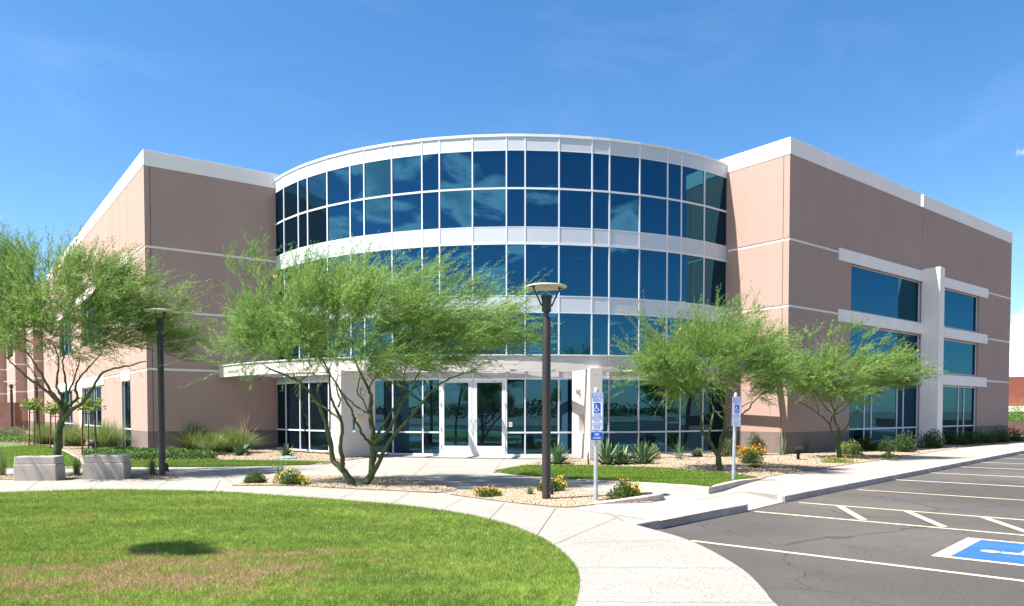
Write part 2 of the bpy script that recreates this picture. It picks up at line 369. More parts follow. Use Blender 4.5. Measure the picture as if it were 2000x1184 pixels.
M['dirt'] = surf('desert_dirt', (0.30, 0.22, 0.15), 0.95, 0.15, 0.05, 2.0, 0.15, 0.2, 0.05)
GR1, GR2 = (0.125, 0.228, 0.030), (0.240, 0.325, 0.058)
M['lawn'] = lawn_mat('lawn_thatch', LAWN_DRY, GR1, GR2, False); M['blade'] = lawn_mat('lawn_blades', LAWN_DRY, GR1, GR2, True)
M['lawn2'] = lawn_mat('small_lawn_thatch', [], (0.085, 0.20, 0.014), (0.125, 0.245, 0.018), False); M['blade2'] = lawn_mat('small_lawn_blades', [], (0.085, 0.20, 0.014), (0.125, 0.245, 0.018), True)
M['joint_dark'] = surf('pavement_joint', (0.17, 0.145, 0.125), 0.95)

# ------------------------------------------------------------------ the ground
RC, RF, RJ = np.array((10.85, 28.88)), np.array((29.96, 44.21)), np.array((9.06, 31.21))
LC, LJ, LS = np.array((-15.04, 30.22)), np.array((-10.68, 33.34)), np.array((-29.25, 48.49))
DC = np.array((0.19, 41.55)); DR = 13.64                          # the round front: centre and radius
ROAD = -0.13
def Gs(pts, z=0.0): return [G(x, y, z) for x, y in pts]
sheet('ground', [(-2500, -2500), (2500, -2500), (2500, 2500), (-2500, 2500)], -0.30, M['dirt'])
sheet('parking_lot', [(-14, -14), (75, -14), (75, 62), (30, 62), (-2, 16), (-3, 8)], ROAD, M['asphalt'])
kerb_dir = np.array(G(1978, 884)) - np.array(G(1540, 968)); kerb_dir /= np.linalg.norm(kerb_dir)
K0 = np.array(G(1240, 1024.5)); K1 = np.array(G(1460, 985)); K2 = np.array(G(1531, 969)); K3 = np.array(G(1746, 928)); K4 = np.array(G(1978, 884)); K5 = K4 + kerb_dir * 16
front_edge = smooth_path([tuple(K0), G(1345, 1055), G(1440, 1105), G(1490, 1150), G(1520, 1184), (2.25, 4.2), (1.6, 1.2), (0.2, -1.6), (-3.0, -4.6), (-9, -7.6), (-30, -11)], 6)
kin = np.array((-kerb_dir[1], kerb_dir[0]))                       # from the kerb towards the building
KR1 = K1 + kin * 0.95 - kerb_dir * 0.15; KR2 = K2 + kin * 0.95 + kerb_dir * 0.15
slab = [tuple(p) for p in front_edge][::-1] + [tuple(K1), tuple(KR1), tuple(KR2), tuple(K2), tuple(K3), tuple(K4), tuple(K5), (36, 62), (-75, 95), (-75, -11)]
o = MB().prism(slab, -0.28, 0.0).build('pavement', M['walk']); o['kind'] = 'structure'
# ramp dropped through the kerb
o = MB().add([(*K1, ROAD + 0.012), (*K2, ROAD + 0.012), (*KR2, 0.0), (*KR1, 0.0)], [(0, 1, 2, 3)]).build('kerb_ramp', M['conc']); o['kind'] = 'structure'
# broom-finished concrete of the pavement along the parking lot
side = [tuple(K1 - kerb_dir * 2.9), tuple(K1 + kin * .01), tuple(KR1), tuple(KR2), tuple(K2 + kin * .01), tuple(K3), tuple(K4), tuple(K5), tuple(K5 + kin * 4)] + Gs([(2000, 862), (1872, 876), (1760, 893.5), (1640, 911), (1560, 922), (1490, 934), (1380, 966), (1200, 943), (1120, 940), (1175, 984), (1120, 995)])
sheet('side_pavement', side, 0.005, M['conc'])
def kerb_run(pts, w=0.16, h=0.012, name='kerb'):
    mb = MB(); P = [np.array(p) for p in pts]
    for a, b in zip(P[:-1], P[1:]):
        d = (b - a) / np.linalg.norm(b - a); n = np.array((d[1], -d[0])); L = np.linalg.norm(b - a); k = max(1, int(round(L / 3.0)))
        for i in range(k):
            p, q = a + d * (L * i / k + 0.006), a + d * (L * (i + 1) / k - 0.006)
            mb.prism([p + n * 0.02, q + n * 0.02, q - n * (w - 0.02), p - n * (w - 0.02)], -0.27, h)
    o = mb.build(name, M['kerb'], bevel=0.02); o['kind'] = 'structure'; return o
kerb_run([K0, K1]); kerb_run([K2, K3, K4, K5])

lawn_pts = Gs([(-700, 985), (-300, 972), (0, 963), (75, 961), (180, 957.5), (292, 958), (427, 961.5), (562, 970), (720, 982), (810, 991), (900, 1004), (980, 1022), (1040, 1044), (1080, 1065), (1110, 1090), (1128, 1115), (1132, 1140), (1128, 1165), (1122, 1184)])
lawn_front = [tuple(p) for p in smooth_path(lawn_pts, 5)] + [(0.35, 4.6), (-0.3, 3.0), (-1.5, 1.3), (-4, -0.8), (-9, -3.6), (-28, -7), (-34, 5)]
sheet('front_lawn', lawn_front, 0.006, M['lawn'])
# planting beds
bed_left = Gs([(-900, 905), (-300, 912), (0, 915), (155, 915), (240, 912.5), (640, 907), (652, 903), (760, 889)]) + [(-5.6, 31), (-14, 36), (-50, 85), (-70, 85)]
sheet('gravel_bed', bed_left, 0.008, M['gravel'])
bed_right = Gs([(962, 923), (1018, 908.5), (1052, 902), (1085, 893)]) + [(3, 31), (11, 34), (36, 62)] + [tuple(K5 + kin * 3.9)] + Gs([(2000, 861), (1872, 875.5), (1760, 893), (1640, 910.5), (1560, 921.5), (1490, 934.5), (1380, 945), (1200, 936), (1050, 929)])
sheet('gravel_bed', bed_right, 0.009, M['gravel'])
isl1 = Gs([(452, 949), (492, 938), (560, 930), (650, 929.5), (760, 933), (850, 943), (893, 957), (850, 963), (760, 958.5), (690, 955.5), (600, 950.5), (520, 949)])
isl2 = Gs([(876, 966), (930, 956), (985, 950), (1060, 951), (1130, 957), (1200, 964), (1262, 969), (1288, 976), (1270, 983), (1180, 984.5), (1120, 991), (1087, 991), (1020, 984.5), (975, 979.5), (925, 973)])
isl3 = Gs([(-60, 935), (0, 927), (120, 925), (200, 924), (250, 923), (330, 926), (352, 931), (330, 936), (240, 934), (160, 935), (40, 938)])
for I in (isl1, isl2, isl3): sheet('gravel_bed', [tuple(p) for p in smooth_path(I + I[:1], 3)][:-1], 0.008, M['gravel'])
lawn_l = Gs([(-400, 876), (0, 870), (90, 871), (118, 880), (140, 890), (158, 902), (162, 913), (0, 915), (-400, 915)])
lawn_s = Gs([(165, 906), (240, 901), (330, 900.5), (450, 900.8), (560, 902), (650, 904.2), (600, 908.5), (500, 911), (400, 912.5), (240, 912.5), (168, 913)])
lawn_r = Gs([(968, 922), (1000, 916), (1030, 911.5), (1100, 911), (1170, 912.5), (1300, 917), (1420, 927), (1480, 935), (1385, 963), (1340, 956), (1280, 949.5), (1200, 942), (1100, 934.5), (1000, 927)])
for L in (lawn_l, lawn_s, lawn_r): sheet('lawn', L, 0.016, M['lawn2'])
# concrete mow strips round the small lawns
def strip(pts, w, z, mat, name, h=0.02):
    P = [np.array(p) for p in smooth_path(pts, 5)]; L = []; Rr = []
    for i, p in enumerate(P):
        d = P[min(i + 1, len(P) - 1)] - P[max(i - 1, 0)]; d /= np.linalg.norm(d); n = np.array((-d[1], d[0])); L.append(p + n * w / 2); Rr.append(p - n * w / 2)
    mb = MB()
    for i in range(len(P) - 1): mb.prism([L[i], Rr[i], Rr[i + 1], L[i + 1]], -0.02, z + h)
    o = mb.build(name, mat); o['kind'] = 'structure'; return o
strip(Gs([(-200, 871), (0, 869.5), (92, 870.5), (120, 880), (142, 890), (160, 902), (165, 913)]), 0.12, 0.0, M['conc'], 'mow_strip', 0.045)
strip(Gs([(165, 905), (240, 900.2), (330, 899.7), (450, 900), (560, 901.2), (655, 903.7)]), 0.10, 0.0, M['conc'], 'mow_strip', 0.03)
strip(Gs([(1018, 910.5), (1100, 910), (1170, 911.5), (1300, 916), (1420, 926), (1488, 935)]), 0.10, 0.0, M['conc'], 'mow_strip', 0.03)
# raised kerbs at the ramp: round the corner of the right lawn, and the blunt nose of the gravel island
def rising_kerb(pts, hs, w, name='planter_kerb'):
    P = [np.array(p) for p in pts]; mb = MB(); L = []; Rr = []
    for i, p in enumerate(P):
        d = P[min(i + 1, len(P) - 1)] - P[max(i - 1, 0)]; d /= np.linalg.norm(d); n = np.array((-d[1], d[0])); L.append(p + n * w / 2); Rr.append(p - n * w / 2)
    n = len(P); vs = []
    for i in range(n): vs += [(*L[i], -0.02), (*L[i], hs[i]), (*Rr[i], hs[i]), (*Rr[i], -0.02)]
    fs = []
    for i in range(n - 1):
        a, b = 4 * i, 4 * i + 4
        fs += [(a, a + 1, b + 1, b), (a + 1, a + 2, b + 2, b + 1), (a + 2, a + 3, b + 3, b + 2)]
    fs += [(0, 3, 2, 1), (4 * n - 4, 4 * n - 3, 4 * n - 2, 4 * n - 1)]
    o = mb.add(vs, fs).build(name, M['kerb'], bevel=0.02); o['kind'] = 'structure'; return o
rising_kerb(Gs([(1130, 937.5), (1210, 944), (1285, 950.5), (1345, 957.5), (1386, 965), (1400, 960.5), (1440, 947.5), (1490, 934.5)]), [0.02, 0.045, 0.075, 0.11, 0.14, 0.14, 0.11, 0.02], 0.15)
rising_kerb(Gs([(1150, 985.5), (1185, 984), (1225, 982.5), (1262, 981), (1283, 978.5), (1290, 975.5), (1280, 972)]), [0.02, 0.05, 0.09, 0.125, 0.13, 0.13, 0.10], 0.14)
# expansion joints sawn across the paving
jn = MB()
def joint(a, b, w=0.009):
    a, b = np.array(G(*a)), np.array(G(*b)); d = (b - a) / np.linalg.norm(b - a); n = np.array((-d[1], d[0])) * w / 2
    jn.add([(*(a + n), 0.0095), (*(a - n), 0.0095), (*(b - n), 0.0095), (*(b + n), 0.0095)], [(0, 1, 2, 3)])
for a, b in (((76, 939), (46, 962)), ((199, 939), (172, 957)), ((330, 938), (300, 957.5)), ((430, 938), (418, 960.5)), ((590, 951.5), (540, 968.5)), ((700, 956.5), (660, 976)), ((800, 962), (762, 986)),
             ((905, 974), (860, 997)), ((985, 983), (955, 1015)), ((1085, 993), (1048, 1047)), ((1205, 1011), (1082, 1064)), ((1338, 1055), (1118, 1061)), ((1452, 1110), (1128, 1109)), ((1515, 1178), (1128, 1176)),
             ((660, 929), (700, 903)), ((800, 934), (850, 893)), ((965, 921), (985, 894)), ((600, 910), (960, 910.5)), ((455, 944), (410, 914)), ((270, 921), (250, 914)),
             ((1500, 936), (1585, 960)), ((1570, 922), (1660, 945)), ((1640, 912), (1748, 929)), ((1720, 900), (1830, 912)), ((1790, 890), (1905, 898)), ((1850, 881), (1965, 887)), ((1200, 1010), (1395, 968)), ((1150, 986), (1220, 1019))): joint(a, b)
o = jn.build('pavement_joints', M['joint_dark']); o['kind'] = 'structure'

# painted markings on the asphalt
mark = MB(); markw = MB(); zM = ROAD + 0.005
sd = np.array(G(2000, 1135, zM)) - np.array(G(1348, 1056, zM)); sd /= np.linalg.norm(sd)     # along the stalls
def line(mb, p, L, w=0.10, d=sd, z=zM):
    p = np.array(p); n = np.array((-d[1], d[0])) * w / 2; q = p + d * L
    mb.add([(*(p + n), z), (*(p - n), z), (*(q - n), z), (*(q + n), z)], [(0, 1, 2, 3)])
A0, B0, C0 = (np.array(G(*p, zM)) for p in ((1350, 1056), (1474, 999), (1560, 981.5)))
for p in (A0, B0, C0): line(mark, p, 5.6)
line(mark, G(1675, 956.5, zM), 5.6)
for p in ((1748, 937), (1819, 923.5), (1877, 912), (1916, 903), (1956, 895), (1990, 888)): line(markw, G(*p, zM), 5.6)
bd = (B0 - C0); off = np.array(G(1606, 983, zM)) - C0
for k in range(5):                                               # diagonal bars of the aisle
    p = C0 + sd * (0.75 + 1.18 * k); tI = np.array(G(1626, 1010, zM)) - np.array(G(1586, 983.5, zM)); 
    line(mark, p, np.linalg.norm(tI) + 0.02, 0.13, tI / np.linalg.norm(tI), zM + 0.004)
o = mark.build('parking_stripes', M['stripe']); o['kind'] = 'structure'
o = markw.build('parking_stripes', M['stripe_white']); o['kind'] = 'structure'
# blue access square
q0, q1 = np.array(G(1890, 1050, zM)), np.array(G(1818, 1085.7, zM)); sv = (q0 - q1); SQ = np.linalg.norm(sv); sv /= SQ
su = np.array((sv[1], -sv[0])) if np.dot((sv[1], -sv[0]), sd) > 0 else -np.array((sv[1], -sv[0])); su = sd
def sq(u, v, z): p = q1 + su * u * SQ + sv * v * SQ; return (p[0], p[1], z)
o = MB().add([sq(0, 0, zM), sq(1.15, 0, zM), sq(1.15, 1, zM), sq(0, 1, zM)], [(0, 1, 2, 3)]).build('access_marking_border', M['stripe']); o['kind'] = 'structure'
o = MB().add([sq(.10, .06, zM + .004), sq(1.05, .06, zM + .004), sq(1.05, .94, zM + .004), sq(.10, .94, zM + .004)], [(0, 1, 2, 3)]).build('access_marking', M['stripe_blue']); o['kind'] = 'structure'
def stroke(mb, pts, w, fn):
    """flat stroke along 2-D points; fn maps (x, y) to 3-D"""
    P = [np.array(p, dtype=float) for p in pts]; vs = []
    for i, p in enumerate(P):
        d = P[min(i + 1, len(P) - 1)] - P[max(i - 1, 0)]; d /= np.linalg.norm(d); n = np.array((-d[1], d[0])) * w / 2
        vs += [fn(*(p + n)), fn(*(p - n))]
    mb.add(vs, [(2 * i, 2 * i + 1, 2 * i + 3, 2 * i + 2) for i in range(len(P) - 1)])
def wheelchair(mb, fn):
    """access symbol in a unit square, x to the right, y up"""
    c = [(0.40 + 0.065 * math.cos(a), 0.87 + 0.065 * math.sin(a)) for a in np.linspace(0, 2 * math.pi, 15)[:-1]]
    mb.add([fn(*p) for p in c], [tuple(range(14))])
    stroke(mb, [(0.40, 0.80), (0.43, 0.50)], 0.085, fn); stroke(mb, [(0.455, 0.455), (0.70, 0.455)], 0.08, fn)
    stroke(mb, [(0.43, 0.655), (0.66, 0.655)], 0.065, fn); stroke(mb, [(0.69, 0.415), (0.79, 0.20), (0.90, 0.24)], 0.075, fn)
    stroke(mb, [(0.465 + 0.245 * math.cos(a), 0.34 + 0.245 * math.sin(a)) for a in np.linspace(R(118), R(338), 18)], 0.065, fn)
g = MB(); wheelchair(g, lambda x, y: sq(0.14 + (1 - y) * 0.9, 0.10 + x * 0.8, zM + 0.008)); o = g.build('access_symbol', M['stripe']); o['kind'] = 'structure'

# ---- grass blades and loose stones (nobody could count them)
rng = np.random.default_rng(7)
def inside(P, poly):
    poly = np.asarray([(p[0], p[1]) for p in poly]); x, y = P[:, 0], P[:, 1]; c = np.zeros(len(P), bool); j = len(poly) - 1
    for i in range(len(poly)):
        xi, yi = poly[i]; xj, yj = poly[j]
        c ^= ((yi > y) != (yj > y)) & (x < (xj - xi) * (y - yi) / (yj - yi + 1e-12) + xi); j = i
    return c
def scatter(poly, n, box=None, near=None):
    A = np.asarray([(p[0], p[1]) for p in poly]); lo, hi = A.min(0), A.max(0)
    if box: lo = np.maximum(lo, box[:2]); hi = np.minimum(hi, box[2:])
    P = lo + rng.random((n, 2)) * (hi - lo); P = P[inside(P, poly)]
    if near: P = P[rng.random(len(P)) < np.clip((near / np.maximum(P[:, 1], 1)) ** 1.6, 0, 1)]
    P = P[np.abs(P[:, 0]) < P[:, 1] * 0.85 + 2.0]
    return P
def grass(name, poly, n, mat, h=(0.03, 0.06), w=0.007, box=None, near=None, z=0.005):
    P = scatter(poly, n, box, near); k = len(P); hh = rng.uniform(*h, k); ang = rng.uniform(0, 2 * math.pi, k); ln = rng.normal(0, 0.45, (k, 2)) * hh[:, None]
    ww = w * (0.7 + 0.6 * rng.random(k)) * np.clip(P[:, 1] / 9, 0.8, 2.2)
    dx, dy = np.cos(ang) * ww / 2, np.sin(ang) * ww / 2
    V = np.empty((k, 3, 3)); V[:, 0] = np.c_[P[:, 0] - dx, P[:, 1] - dy, np.full(k, z)]; V[:, 1] = np.c_[P[:, 0] + dx, P[:, 1] + dy, np.full(k, z)]
    V[:, 2] = np.c_[P + ln, z + hh]
    o = link_mesh(name, np_mesh(name, V.reshape(-1, 3), np.arange(3 * k).reshape(-1, 3), np.repeat(rng.random(k), 3)), mat)
    return meta(o, kind='stuff')
meta(grass('grass', lawn_front, 1500000, M['blade'], (0.018, 0.05), 0.006, (-14, 5.2, 4, 16.5), 7.5), 'short green turf of the big front lawn with dry brown patches', 'grass')
meta(grass('grass', lawn_l, 60000, M['blade2'], (0.03, 0.06), 0.012, (-24, 15, 0, 40), z=0.015), 'bright green turf of the small lawn behind the two concrete blocks', 'grass')
meta(grass('grass', lawn_s, 60000, M['blade2'], (0.03, 0.06), 0.012, z=0.015), 'thin strip of green turf between ground cover and side path', 'grass')
meta(grass('grass', lawn_r, 150000, M['blade2'], (0.035, 0.07), 0.010, z=0.015), 'wedge of green turf behind the blue parking sign', 'grass')
def stones(poly, n, size, z, box=None):
    P = scatter(poly, n, box); k = len(P); s = size * (0.5 + rng.random(k)) ; V = np.empty((k, 6, 3)); a = rng.uniform(0, 6.28, k)
    for j in range(4):
        rr = s * (0.6 + 0.7 * rng.random(k)); V[:, j] = np.c_[P[:, 0] + rr * np.cos(a + j * 1.571), P[:, 1] + rr * np.sin(a + j * 1.571), z + s * (0.1 + 0.35 * rng.random(k))]
    V[:, 4] = np.c_[P, z + s * (0.7 + 0.3 * rng.random(k))]; V[:, 5] = np.c_[P, np.full(k, z - 0.01)]
    t = np.array([(0, 1, 4), (1, 2, 4), (2, 3, 4), (3, 0, 4), (1, 0, 5), (2, 1, 5), (3, 2, 5), (0, 3, 5)])
    return V.reshape(-1, 3), (np.arange(k)[:, None, None] * 6 + t[None]).reshape(-1, 3), np.repeat(rng.random(k), 6)
def stone_mat():
    m, T, b = new_mat('loose_stone'); f = T.node('ShaderNodeAttribute', attribute_name='tint').outputs['Fac']
    c = T.mix(f, (0.36, 0.285, 0.195), (0.25, 0.18, 0.115)); c = T.mix(T.ramp(f, 0.86, 0.9), c, (0.12, 0.08, 0.06)); c = T.mix(T.ramp(f, 0.1, 0.05), c, (0.34, 0.29, 0.235))
    T.link(c, b.inputs['Base Color']); b.inputs['Roughness'].default_value = 0.95; return m
M['stone'] = stone_mat()
for poly, n, sz, bx, lb in ((isl1, 30000, 0.021, None, 'loose tan gravel round the forked tree'), (isl2, 30000, 0.019, None, 'loose tan gravel at the foot of the lamp post'), (isl3, 6000, 0.022, None, 'loose tan gravel round the left tree and concrete blocks'),
                     (bed_right, 200000, 0.026, (-1, 17, 22, 36), 'loose tan gravel of the planting bed right of the door'), (bed_left, 130000, 0.028, (-24, 18, -4, 40), 'loose tan gravel of the planting bed under the left wall')):
    V, Fc, tn = stones(poly, n, sz, 0.008, bx)
    keep = None
    if poly is bed_right:
        c = V.reshape(-1, 6, 3)[:, 4, :2]; keep = ~inside(c, lawn_r)
    if poly is bed_left:
        c = V.reshape(-1, 6, 3)[:, 4, :2]; keep = ~(inside(c, lawn_l) | inside(c, lawn_s))
    if keep is not None: Fc = Fc[np.repeat(keep, 8)]
    o = link_mesh('gravel', np_mesh('gravel', V, Fc, tn), M['stone']); meta(o, lb, 'gravel', kind='stuff')

# ------------------------------------------------------------------ the office building
BLD = empty('office_building', (0.19, 41.55, 0), 'three storey tan office block with round mirror glass front between two square wings', 'building')
def part(mb, name, mat, parent=None, **kw):
    """child of the building, geometry given in world space"""
    o = mb.build(name, mat, None, **kw); p = parent or BLD; o.parent = p
    w = Vector((0, 0, 0)); q = p
    while q is not None: w += q.location; q = q.parent
    o.data.transform(__import__('mathutils').Matrix.Translation(-w)); return o
Z_BASE, Z_PAR, Z_TOP = 0.88, 11.76, 12.40
LINES = (3.41, 5.82, 8.43)                                         # undersides of the painted reveals
class Face:
    def __init__(s, A, B, sgn):
        s.A = np.array(A, float); s.u = np.array(B, float) - s.A; s.L = np.linalg.norm(s.u); s.u /= s.L
        s.n = np.array((s.u[1], -s.u[0])) * sgn; s.sgn = sgn
    def p(s, t, z, out=0.0): q = s.A + s.u * t + s.n * out; return (q[0], q[1], z)
    def box(s, mb, t0, t1, z0, z1, o0, o1):
        f = [s.p(t0, 0, o0)[:2], s.p(t1, 0, o0)[:2], s.p(t1, 0, o1)[:2], s.p(t0, 0, o1)[:2]]; return mb.prism(f, z0, z1, True, True)
    def wall(s, t0, t1, z0, z1, openings):
        """openings: (ta, tb, za, zb, depth, floor) - later ones win; floor None leaves a hole for a window"""
        eps = 1e-4
        ts = sorted({round(v, 4) for v in [t0, t1] + [min(max(q, t0), t1) for o in openings for q in o[:2]]}); zs = sorted({round(v, 4) for v in [z0, z1, Z_BASE] + [min(max(q, z0), z1) for o in openings for q in o[2:4]]})
        nt, nz = len(ts) - 1, len(zs) - 1; D = [[0.0] * nz for _ in range(nt)]; K = [[None] * nz for _ in range(nt)]
        out = {'wing_wall': MB(), 'base_band': MB(), 'trim_line': MB(), 'panel_joint': MB()}
        for i in range(nt):
            for j in range(nz):
                tc, zc = (ts[i] + ts[i + 1]) / 2, (zs[j] + zs[j + 1]) / 2; K[i][j] = 'base_band' if zc < Z_BASE else 'wing_wall'
                for o in openings:
                    if o[0] < tc < o[1] and o[2] < zc < o[3]: D[i][j] = o[4]; K[i][j] = o[5]
        def q(mb, a, b, c, d): mb.add([a, b, c, d], [(0, 1, 2, 3) if s.sgn > 0 else (3, 2, 1, 0)])
        for i in range(nt):
            for j in range(nz):
                d = D[i][j]; k = K[i][j]
                if k: q(out[k], s.p(ts[i], zs[j], -d), s.p(ts[i + 1], zs[j], -d), s.p(ts[i + 1], zs[j + 1], -d), s.p(ts[i], zs[j + 1], -d))
                side = out['base_band' if (zs[j] + zs[j + 1]) / 2 < Z_BASE else 'wing_wall']
                if i + 1 < nt and abs(D[i + 1][j] - d) > eps:
                    e = D[i + 1][j]; side.quad(s.p(ts[i + 1], zs[j], -d), s.p(ts[i + 1], zs[j], -e), s.p(ts[i + 1], zs[j + 1], -e), s.p(ts[i + 1], zs[j + 1], -d))
                if j + 1 < nz and abs(D[i][j + 1] - d) > eps:
                    e = D[i][j + 1]; side.quad(s.p(ts[i], zs[j + 1], -d), s.p(ts[i + 1], zs[j + 1], -d), s.p(ts[i + 1], zs[j + 1], -e), s.p(ts[i], zs[j + 1], -e))
        mats = {'wing_wall': M['tan'], 'base_band': M['tan_base'], 'trim_line': M['white_stucco'], 'panel_joint': M['joint']}
        for k, mb in out.items():
            if mb.f: part(mb, k, mats[k])
    def window(s, t0, t1, z0, z1, mull=(), rails=(), depth=0.10, fw=0.05, name='window'):
        fr = MB(); o0, o1 = -depth - 0.06, -depth + 0.02
        s.box(fr, t0, t1, z1 - fw, z1, o0, o1); s.box(fr, t0, t1, z0, z0 + fw, o0, o1); s.box(fr, t0, t0 + fw, z0 + fw, z1 - fw, o0, o1); s.box(fr, t1 - fw, t1, z0 + fw, z1 - fw, o0, o1)
        for r in rails: s.box(fr, t0 + fw, t1 - fw, r - 0.03, r + 0.03, o0, o1 - 0.003)
        for m in mull: s.box(fr, m - 0.03, m + 0.03, z0 + fw, z1 - fw, o0, o1 - 0.006)
        f = part(fr, name, M['alu'])
        cuts = [t0] + list(mull) + [t1]; lv = [z0] + list(rails) + [z1]; g = MB()
        for a, b in zip(cuts[:-1], cuts[1:]):
            for c, e in zip(lv[:-1], lv[1:]): s.box(g, a + .004, b - .004, c + .004, e - .004, -depth - 0.05 - random.random() * .004, -depth - 0.02 - random.random() * .002)
        part(g, 'pane', M['glass_low'] if z0 < 2 else M['glass'], f)
random.seed(3)
J = 0.03
def reveal(t0, t1, zs=LINES): return [(t0, t1, z, z + 0.10, 0.025, 'trim_line') for z in zs]
def joints(ts, z0=0, z1=Z_PAR): return [(t - J / 2, t + J / 2, z0, z1, 0.02, 'panel_joint') for t in ts]
# left wing: shaded front
FLF = Face(LC, LJ, 1)
FLF.wall(0, 6.8, -0.1, Z_PAR, joints([0.22]) + reveal(0, 6.8))
# left wing: sunlit long side
FLS = Face(LC, LS, -1)
opn = joints([3.36, 5.36, 7.15, 10.0, 20.2, 29.0]) + reveal(0, 38.6)
opn += [(3.42, 5.34, 5.5, 8.15, 0.14, None), (3.42, 5.34, 0.0, 3.12, 0.14, None), (10.9, 17.6, 0.0, 3.10, 0.14, None), (10.9, 17.6, 5.5, 8.15, 0.14, None), (22, 28, 0.0, 3.10, 0.14, None), (22, 28, 5.5, 8.15, .14, None)]
FLS.wall(0, 38.6, -0.1, Z_PAR, opn)
FLS.window(3.42, 5.34, 5.5, 8.15); FLS.window(3.42, 5.34, 0.0, 3.12, (), (0.9,)); FLS.window(10.9, 17.6, 0.0, 3.10, (11.6, 13.2, 13.9, 15.9, 16.6), (0.9,))
FLS.window(10.9, 17.6, 5.5, 8.15, (13.2, 15.9)); FLS.window(22, 28, 0.0, 3.10, (24, 26), (0.9,)); FLS.window(22, 28, 5.5, 8.15, (24, 26))
for t0, t1, z0, z1 in ((3.40, 5.36, 8.15, 8.80), (3.40, 5.36, 3.12, 3.55), (10.1, 19.4, 3.12, 3.62), (10.1, 19.4, 8.15, 8.66), (21.2, 29, 3.12, 3.62), (21.2, 29, 8.15, 8.66)):
    m = MB(); FLS.box(m, t0, t1, z0, z1, -0.04, 0.035); part(m, 'lintel', M['white_stucco'], bevel=0.008)
m = MB(); FLS.box(m, 17.62, 18.9, 0.0, 3.11, -0.04, 0.03); part(m, 'pilaster', M['white_stucco'], bevel=0.008)
# stepped bays far down the side
t = 38.6
for k, (ln, step) in enumerate(((6.0, 0.7), (11.0, 0.85), (14.0, 0.9))):
    o0 = (0.7, 1.55, 2.45)[k]; m = MB(); FLS.box(m, t, t + ln, Z_BASE, Z_PAR, -3, o0); part(m, 'wing_wall', M['tan'])
    m = MB(); FLS.box(m, t + .004, t + ln, -0.1, Z_BASE, -3, o0 - .004); part(m, 'base_band', M['tan_base'])
    m = MB(); FLS.box(m, t, t + ln, Z_PAR, Z_TOP, -3, o0); part(m, 'parapet', M['white_stucco'])
    for z in LINES:
        m = MB(); FLS.box(m, t - 0.006, t + ln, z, z + 0.1, o0 - 0.9, o0 + 0.006); part(m, 'trim_line', M['white_stucco'])
    if k > 0:
        for za in (0.9, 4.1, 6.6):
            if k == 1 and za < 6: continue
            m = MB(); FLS.box(m, t + 2, t + ln - 2, za, za + 1.75, o0 - 0.02, o0 + 0.01); w_ = part(m, 'window', M['alu'])
            m = MB(); FLS.box(m, t + 2.1, t + ln - 2.1, za + .1, za + 1.65, o0, o0 + 0.02); part(m, 'pane', M['glass'], w_)
            m = MB(); FLS.box(m, t + 1.2, t + ln - 1.2, za + 1.76, za + 2.25, o0 - 0.02, o0 + 0.05); part(m, 'lintel', M['white_stucco'])
    t += ln
# right wing: sunlit face beside the round front
FRL = Face(RC, RJ, -1)
FRL.wall(0, 4.4, -0.1, Z_PAR, joints([0.27]) + reveal(0, 2.86, (5.82, 8.43)) + reveal(0, .42, (3.41,)))
# right wing: shaded long face with its windows
FRS = Face(RC, RF, 1); LR = FRS.L
T0, T1, T2, T3 = 4.98, 11.98, 14.30, 19.55
op = joints([12.06], 8.6) + reveal(0, LR)
ops = [(T0, T1 + .1, 6.10, 8.11, 0.12, None), (T0, T1 + .1, 3.65, 5.50, 0.12, None), (T0, T1 + .1, 0.02, 3.06, 0.12, None), (T2 - .1, T3, 6.13, 8.11, 0.12, None), (T2 - .1, T3, 3.70, 5.48, 0.12, None), (T2 - .1, T3, 0.02, 3.06, 0.12, None)]
FRS.wall(0, LR, -0.1, Z_PAR, op + ops)
FRS.window(T0, T1 + .1, 6.10, 8.11, (), (), .12, 0.04); FRS.window(T0, T1 + .1, 3.65, 5.50, (), (), .12, 0.04); FRS.window(T0, T1 + .1, 0.02, 3.06, (6.58, 7.25, 9.84, 10.52), (0.92,), .12)
FRS.window(T2 - .1, T3, 6.13, 8.11, (), (), .12, 0.04); FRS.window(T2 - .1, T3, 3.70, 5.48, (), (), .12, 0.04); FRS.window(T2 - .1, T3, 0.02, 3.06, (17.2, 17.98), (0.92,), .12)
for ta, tb in ((3.86, 12.08), (14.2, 20.76)):
    for za, zb in ((8.13, 8.65), (5.55, 6.07), (3.10, 3.63)):
        m = MB(); FRS.box(m, ta, tb, za, zb, -0.05, 0.05); part(m, 'lintel', M['white_stucco'], bevel=0.008)
m = MB(); FRS.box(m, 12.08, 12.64, -0.1, 8.74, -0.10, 0.84); part(m, 'buttress', M['white_stucco'], bevel=0.01)
# parapets: 0.3 m thick, with the notch over the joint of the long face
def parapet(f, t0, t1, z0=Z_PAR, z1=Z_TOP, mit0=0.0, mit1=0.0, th=0.3):
    q = [f.p(t0, 0, 0.012)[:2], f.p(t1, 0, 0.012)[:2], f.p(t1 - mit1, 0, -th)[:2], f.p(t0 + mit0, 0, -th)[:2]]
    part(MB().prism(q, z0, z1, True, True), 'parapet', M['white_stucco'], bevel=0.006)
parapet(FLF, -0.012, 6.8, mit0=0.29); parapet(FLS, -0.012, 38.6, mit0=0.29)
parapet(FRL, -0.012, 4.4, mit0=0.29); parapet(FRS, -0.012, 11.79, mit0=0.29); parapet(FRS, 12.10, LR + .012, mit1=.29)
FRB = Face(RF, RF + np.array((-0.625, 0.78)) * 30, 1)
FRB.wall(0, 30, -0.1, Z_PAR, reveal(0, 30)); parapet(FRB, -0.012, 30, mit0=0.29)
